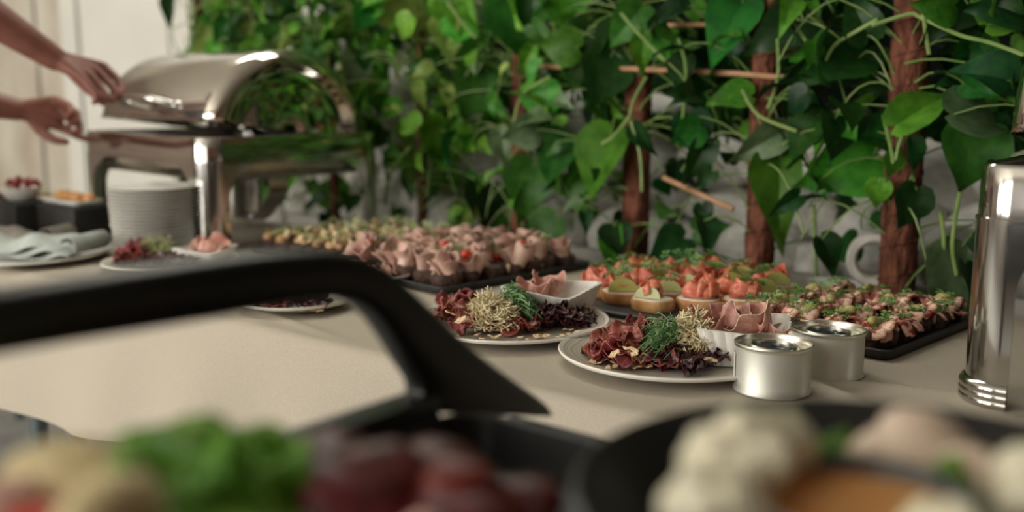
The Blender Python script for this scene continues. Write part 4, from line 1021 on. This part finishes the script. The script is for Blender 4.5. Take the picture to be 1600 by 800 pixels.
def panel(u, v):
    i = min(n - 1, int(round(u * (n - 1)))); a, b = so[i], si[i]
    ang = 2 * PI * v; k = .5 + .5 * math.copysign(abs(math.cos(ang)) ** .5, math.cos(ang)); xx = math.copysign(abs(math.sin(ang)) ** .5, math.sin(ang)) * .013
    p = a.lerp(b, k); return (xx, p.x - .26, p.y - KZ)
pn = MB().grid(n - 1, 16, panel)
pn.build('end_handle', M['black'], tr)
# low sill of the end panel under the opening
MB().box(-.012, .012, -.40, .22, .001, .0505, .004).build('end_sill', M['black'], tr)
tm = MB(); tw_, tl_ = .245, .60
def ring_tray():
    x0, x1, y0, y1 = .012, .25, -.36, .245
    mb = MB(); vs = []; L_ = [(0, 0), (-.002, .03), (0, .036), (.004, .034), (.006, .010), (.02, .008)]
    k = 0
    for ins, zz in L_:
        o = rrect(x0 + ins, x1 - ins, y0 + ins, y1 - ins, max(.006, .03 - ins), 6); k = len(o); vs += [(x, y, zz + .0005) for x, y in o]
    fs = [(a * k + i, a * k + (i + 1) % k, (a + 1) * k + (i + 1) % k, (a + 1) * k + i) for a in range(len(L_) - 1) for i in range(k)]
    fs.append(tuple(range(k - 1, -1, -1))); fs.append(tuple(range((len(L_) - 1) * k, len(L_) * k))); return mb.add(vs, fs)
ring_tray().build('tray_body', M['black'], tr)
TFZ = KZ + .0095
def food(name, meshes, px, py, d, s, label, cat, group=None, rot=None, dz=0.0):
    q = PD(px, py + 34, d); o = obj(name, meshes, None, (q.x, q.y, q.z + dz), rot or (rnd(-.5, .5), rnd(-.5, .5), rnd(0, 6)), s); tag(o, label, cat, group); return o
BEET = [MB().blob((0, 0, 0), 1, 3, .22, 1.2, 70 + i, (1, .85, .62)).mesh('beet_chunk', M['beet']) for i in range(3)]
bt = 'glossy beetroot chunk on top of the pile in the handled tray'
for (px, py, d, s) in ((520, 716, .45, .028), (590, 712, .44, .024), (650, 745, .45, .032), (700, 735, .44, .024), (560, 770, .43, .030), (480, 760, .45, .026), (750, 765, .45, .026), (800, 768, .46, .024), (720, 795, .42, .026), (815, 792, .45, .022)):
    food('beet_chunk', random.choice(BEET), px, py, d, s, bt, 'beetroot', 'beetroot chunks in the handled tray')
for i in range(26):
    x, y = HXp + rnd(.05, .215), rnd(.14, .33)
    tag(obj('beet_chunk', random.choice(BEET), None, (x, y, TFZ + .020 + (.026 if i > 15 else 0)), (rnd(-.5, .5), rnd(-.5, .5), rnd(0, 6)), rnd(.024, .030)), 'beetroot chunk in the lower layer of the handled tray, under the glossy top ones', 'beetroot', 'lower beetroot chunks in the handled tray')
LOAF = MB().blob((0, 0, 0), 1, 3, .16, 1.3, 91, (1.15, .8, 1.0)).mesh('bread_chunk', M['loaf'])
food('bread_chunk', LOAF, 122, 752, .40, .027, 'pale yellow bread chunk with a rounded top in the handled tray', 'bread', None, (0, 0, .6))
food('bread_chunk', LOAF, 170, 790, .37, .022, 'smaller pale bread chunk leaning on the larger one in the tray', 'bread', None, (.4, .3, 2))
food('bread_chunk', LOAF, 275, 708, .43, .012, 'tiny pale crouton on the lettuce in the handled tray', 'bread', None, (.4, .3, 2))
LET = [slice_mesh('lettuce_leaf', 'lettuce', 400 + i, 1.1, .9, .45, .04, 1.8) for i in range(4)]
for (px, py, d, s, rx) in ((265, 740, .42, .032, 1.0), (300, 760, .40, .030, .9), (405, 715, .44, .024, 1.2), (395, 740, .42, .028, .8), (340, 770, .40, .028, .6), (345, 728, .44, .024, .9), (240, 775, .38, .024, .5)):
    food('lettuce_leaf', random.choice(LET), px, py, d, s, 'bright green lettuce leaf between bread and beetroot', 'lettuce', 'lettuce leaves in the handled tray', (rx, rnd(-.3, .3), R(39) + rnd(-.5, .5)))
PINK = MB().blob((0, 0, 0), 1, 2, .2, 1.2, 95, (1, .8, .8)).mesh('pink_slice', M['pinkfood'])
food('radish_piece', PINK, 8, 775, .38, .020, 'pale pink radish piece beside the bread chunk', 'radish')
food('radish_piece', PINK, 655, 806, .40, .012, 'pale radish piece lying on the beetroot chunks', 'radish')
food('tomato', MB().blob((0, 0, 0), 1, 2, .05, 1, 1).mesh('tomato', M['tomato']), 60, 812, .37, .014, 'red cherry tomato at the bread chunks in the tray', 'tomato')
# support layer of lettuce and bread under the visible pieces
for i in range(9):
    x, y = HXp + rnd(.05, .21), rnd(-.05, .17)
    tag(obj('lettuce_leaf', random.choice(LET), None, (x, y, TFZ + .02 + (i % 3) * .018), (rnd(-.4, .4), rnd(-.4, .4), rnd(0, 6)), rnd(.03, .04)), 'lettuce leaf lying flat on the floor of the handled tray', 'lettuce', 'lower lettuce leaves in the handled tray')
for (px, py, d) in ((122, 752, .40), (8, 775, .38), (170, 790, .37)):
    q = PD(px, py, d); tag(obj('bread_chunk', LOAF, None, (q.x, q.y, TFZ + .026), (0, 0, rnd(0, 6)), .030), 'bread chunk at the bottom of the handled tray under the others', 'bread', 'lower bread chunks')

# round bowl on the right
bc = Vector((-.128, .412, KZ + .0005)); BR = .135
bw = MB().lathe([(.001, .002), (.058, .0), (.060, .003), (.072, .012), (.105, .040), (.126, .067), (BR, .081), (BR + .001, .084), (BR - .002, .0855), (BR - .008, .082), (.100, .048), (.065, .016), (.001, .012)], 80).build('serving_bowl', M['black'], None, bc)
tag(bw, 'wide black serving bowl of cauliflower, mushrooms and a dip', 'bowl')
def caul_mesh(seed):
    rg = random.Random(seed); mb = MB()
    for i in range(26):
        v = Vector((rg.gauss(0, 1), rg.gauss(0, 1), abs(rg.gauss(0, 1)) * .9)).normalized(); mb.blob(v * .62, rg.uniform(.30, .42), 2, .22, 3, seed + i)
    mb.blob((0, 0, .1), .72, 2, .1, 1, seed); mb.tube([(0, 0, 0), (0, 0, -.6), (0, 0, -1.0)], [.42, .30, .26], 10)
    return mb.mesh('floret', M['caul'])
CAU = [caul_mesh(500), caul_mesh(540)]
cg = 'cauliflower florets in the black bowl'
for (px, py, d, s, lb) in ((1156, 700, .405, .025, 'largest pale cauliflower floret at the left of the dip bowl'), (1115, 775, .375, .021, 'cauliflower floret leaning below the largest one'), (1205, 672, .43, .020, 'small cauliflower floret behind the largest one'),
                           (1625, 750, .39, .024, 'cauliflower floret beside the mushroom half'), (1480, 815, .36, .017, 'cauliflower floret in front of the orange dip')):
    food('cauliflower_floret', random.choice(CAU), px, py, d, s, lb, 'cauliflower', cg)
def mush_mesh():
    mb = MB(); mb.lathe([(.001, .62), (.4, .58), (.75, .40), (.98, .08), (1.0, -.08), (.9, -.18), (.4, -.12), (.36, -.4), (.38, -.72), (.30, -.80), (.001, -.8)], 26); return mb.mesh('mushroom', M['mush'])
MU = mush_mesh()
for (px, py, d, s, rot, lb) in ((1455, 695, .455, .030, (.7, .5, 1), 'large pale mushroom resting on the far rim side of the bowl'), (1370, 688, .46, .022, (-.8, .3, 2), 'small pale mushroom lying beside the large one'), (1500, 730, .43, .020, (.9, -.7, 0), 'tilted mushroom half under the large mushroom')):
    food('mushroom', MU, px, py, d, s, lb, 'mushroom', 'mushrooms in the black bowl', rot)
for (px, py, d, s) in ((1290, 686, .46, .022), (1262, 690, .45, .018), (1530, 740, .42, .02), (1330, 690, .46, .016)):
    food('lettuce_leaf', random.choice(LET), px, py, d, s, 'dark green leaf tucked between cauliflower and mushrooms', 'lettuce', 'leaves in the black bowl')
dq = PD(1345, 785, .385); sb = thing('dip_bowl', 'small blue-black dip bowl with orange sauce inside the black bowl', 'bowl', (dq.x, dq.y, dq.z - .030))
MB().lathe([(.001, 0), (.024, 0), (.030, .006), (.044, .030), (.045, .033), (.043, .0335), (.039, .026), (.001, .022)], 40).build('bowl', M['bowlgrey'], sb)
MB().lathe([(.001, .0268), (.020, .0268), (.036, .0262), (.0405, .0268)], 32).build('sauce', M['sauce'], sb)
# florets lying underneath that fill the bowl
for i in range(12):
    a = i * 2.4; r = .02 + .05 * (i / 12); tag(obj('cauliflower_floret', CAU[i % 2], None, (bc.x + r * math.cos(a), bc.y + r * math.sin(a), KZ + .048), (rnd(-.5, .5), rnd(-.5, .5), rnd(0, 6)), .026), 'cauliflower floret low in the black bowl under the others', 'cauliflower', 'lower cauliflower florets')

# ------------------------------------------------------------------ person lifting the lid
def remeshed(name, mb, mt, parent, voxel, smooth_it=4):
    o = mb.build(name + '_raw', mt); 
    m1 = o.modifiers.new('r', 'REMESH'); m1.mode = 'VOXEL'; m1.voxel_size = voxel; m1.use_smooth_shade = True
    m2 = o.modifiers.new('s', 'SMOOTH'); m2.iterations = smooth_it; m2.factor = .5
    dg = bpy.context.evaluated_depsgraph_get(); me = bpy.data.meshes.new_from_object(o.evaluated_get(dg)); me.name = name
    bpy.data.objects.remove(o)
    if not me.materials: me.materials.append(mt)
    n_ = obj(name, me, parent); return n_
def limb(mb, pts, rad, seg=14):
    """tapered limb with rounded joints"""
    pts = [Vector(p) for p in pts]
    q = []; rr = []
    for i in range(len(pts) - 1):
        for k in range(4): t = k / 4; q.append(pts[i].lerp(pts[i + 1], t)); rr.append(rad[i] * (1 - t) + rad[i + 1] * t)
    q.append(pts[-1]); rr.append(rad[-1]); mb.tube(q, rr, seg)
    for p, r in zip(pts, rad): mb.blob(p, r, 2, 0, 1)
HD = PD
SR_, SL_ = Vector((-2.33, .70, 1.37)), Vector((-2.70, .66, 1.37))
ER, EL = PD(-92, -24, 2.06), PD(-140, 138, 2.25)
WR, WL = PD(86, 92, 2.19), PD(26, 171, 2.37)
body = MB()
pel = Vector((-2.53, .60, .95))
limb(body, [SR_, ER], [.050, .040]); limb(body, [ER, ER.lerp(WR, .35), WR], [.040, .042, .027])
limb(body, [SL_, EL], [.050, .040]); limb(body, [EL, EL.lerp(WL, .35), WL], [.040, .041, .027])
def hand(mb, W, palm, fingers, thumb, sc=1.0):
    for kn, *rest in fingers:
        limb(mb, [W, W.lerp(kn, .5), kn], [.022, .0165, .0115], 10)
        limb(mb, [kn] + rest, [.0112, .0098, .0090, .0078][:len(rest) + 1], 10)
    limb(mb, [W.lerp(palm, .35)] + thumb, [.017, .0125, .0105, .0085][:len(thumb) + 1], 10)
hand(body, WR, PD(132, 114, 2.245),
     [(PD(162, 104, 2.275), PD(183, 124, 2.270), PD(192, 140, 2.260), PD(188, 153, 2.245)), (PD(154, 113, 2.245), PD(174, 134, 2.240), PD(182, 148, 2.235), PD(176, 159, 2.225)),
      (PD(142, 119, 2.215), PD(160, 140, 2.210), PD(167, 153, 2.205), PD(160, 162, 2.205)), (PD(130, 122, 2.185), PD(145, 140, 2.185), PD(152, 152, 2.185), PD(148, 160, 2.185))],
     [PD(128, 130, 2.215), PD(148, 148, 2.220), PD(165, 156, 2.225)])
hand(body, WL, PD(75, 180, 2.405),
     [(PD(98, 200, 2.405), PD(122, 213, 2.405), PD(138, 217, 2.410), PD(150, 218, 2.415)), (PD(104, 180, 2.405), PD(122, 192, 2.385), PD(124, 205, 2.375), PD(112, 211, 2.365)),
      (PD(98, 164, 2.405), PD(119, 176, 2.375), PD(121, 190, 2.355), PD(108, 196, 2.345)), (PD(86, 156, 2.395), PD(107, 164, 2.365), PD(113, 176, 2.345), PD(103, 184, 2.335))],
     [PD(62, 204, 2.385), PD(84, 219, 2.375), PD(104, 222, 2.375)])
# trunk, legs, neck, head
limb(body, [pel, pel + Vector((0, .0, .16)), pel + Vector((0.01, .03, .36)), pel + Vector((.015, .05, .44))], [.130, .118, .125, .085], 18)
limb(body, [SR_, pel + Vector((.015, .06, .42)), SL_], [.055, .085, .055])
hd = pel + Vector((.03, .12, .70))
limb(body, [pel + Vector((.015, .06, .44)), hd + Vector((0, -.03, -.06))], [.055, .050])
body.blob(hd, .1, 3, 0, 1, 0, (.74, .92, 1.12)); body.blob(hd + Vector((.01, .088, -.018)), .014, 2, 0, 1, 0, (.8, 1.1, 1.5)); body.blob(hd + Vector((.006, .06, -.07)), .034, 2, 0, 1)
body.blob(hd + Vector((.012, .082, -.058)), .012, 2, 0, 1, 0, (1.6, .7, .5))
for s in (-1, 1): body.blob(hd + Vector((s * .076, -.005, -.012)), .02, 2, 0, 1, 0, (.5, .9, 1.4))
for s in (-1, 1):
    hip = pel + Vector((s * .085, 0, -.03)); kn = Vector((pel.x + s * .10, .61, .50)); an = Vector((pel.x + s * .11, .57, .09))
    limb(body, [hip, kn, an], [.088, .056, .040]); limb(body, [an, an + Vector((0, .13, -.055))], [.038, .032])
person = thing('person', 'person reaching in from the side with bare forearms, lifting the chafing dish lid', 'person', (0, 0, 0))
remeshed('body', body, M['skin'], person, .0046, 5)
sh = MB(); limb(sh, [pel + Vector((0, 0, .02)), pel + Vector((0, 0, .16)), pel + Vector((0.01, .03, .36)), pel + Vector((.015, .05, .43))], [.150, .135, .140, .098], 18)
limb(sh, [SR_, pel + Vector((.015, .06, .415)), SL_], [.066, .098, .066]); limb(sh, [SR_, SR_.lerp(ER, .45)], [.066, .062]); limb(sh, [SL_, SL_.lerp(EL, .45)], [.066, .062])
remeshed('shirt', sh, M['shirt'], person, .010, 4)
ts = MB()
limb(ts, [pel + Vector((0, 0, .03)), pel + Vector((0, 0, -.06))], [.144, .140], 18)
for s in (-1, 1):
    hip = pel + Vector((s * .085, 0, -.03)); kn = Vector((pel.x + s * .10, .61, .50)); an = Vector((pel.x + s * .11, .57, .10)); limb(ts, [hip, kn, an], [.104, .074, .060])
remeshed('trousers', ts, M['trouser'], person, .011, 4)
for s in (-1, 1):
    an = Vector((pel.x + s * .11, .57, .05)); MB().blob(an + Vector((0, .06, 0)), .05, 3, 0, 1, 0, (.95, 2.5, .98)).build('shoe', M['black'], person)
    MB().blob(hd + Vector((s * .030 + .006, .082, .012)), .0105, 2, 0, 1).build('eye', M['white'], person)
hr = MB(); hr.blob(hd + Vector((0, -.022, .024)), .108, 3, .06, 3, 2, (.78, .92, 1.05)); hr.blob(hd + Vector((0, -.11, .02)), .05, 3, .1, 3, 4); hr.build('hair', M['hair'], person)
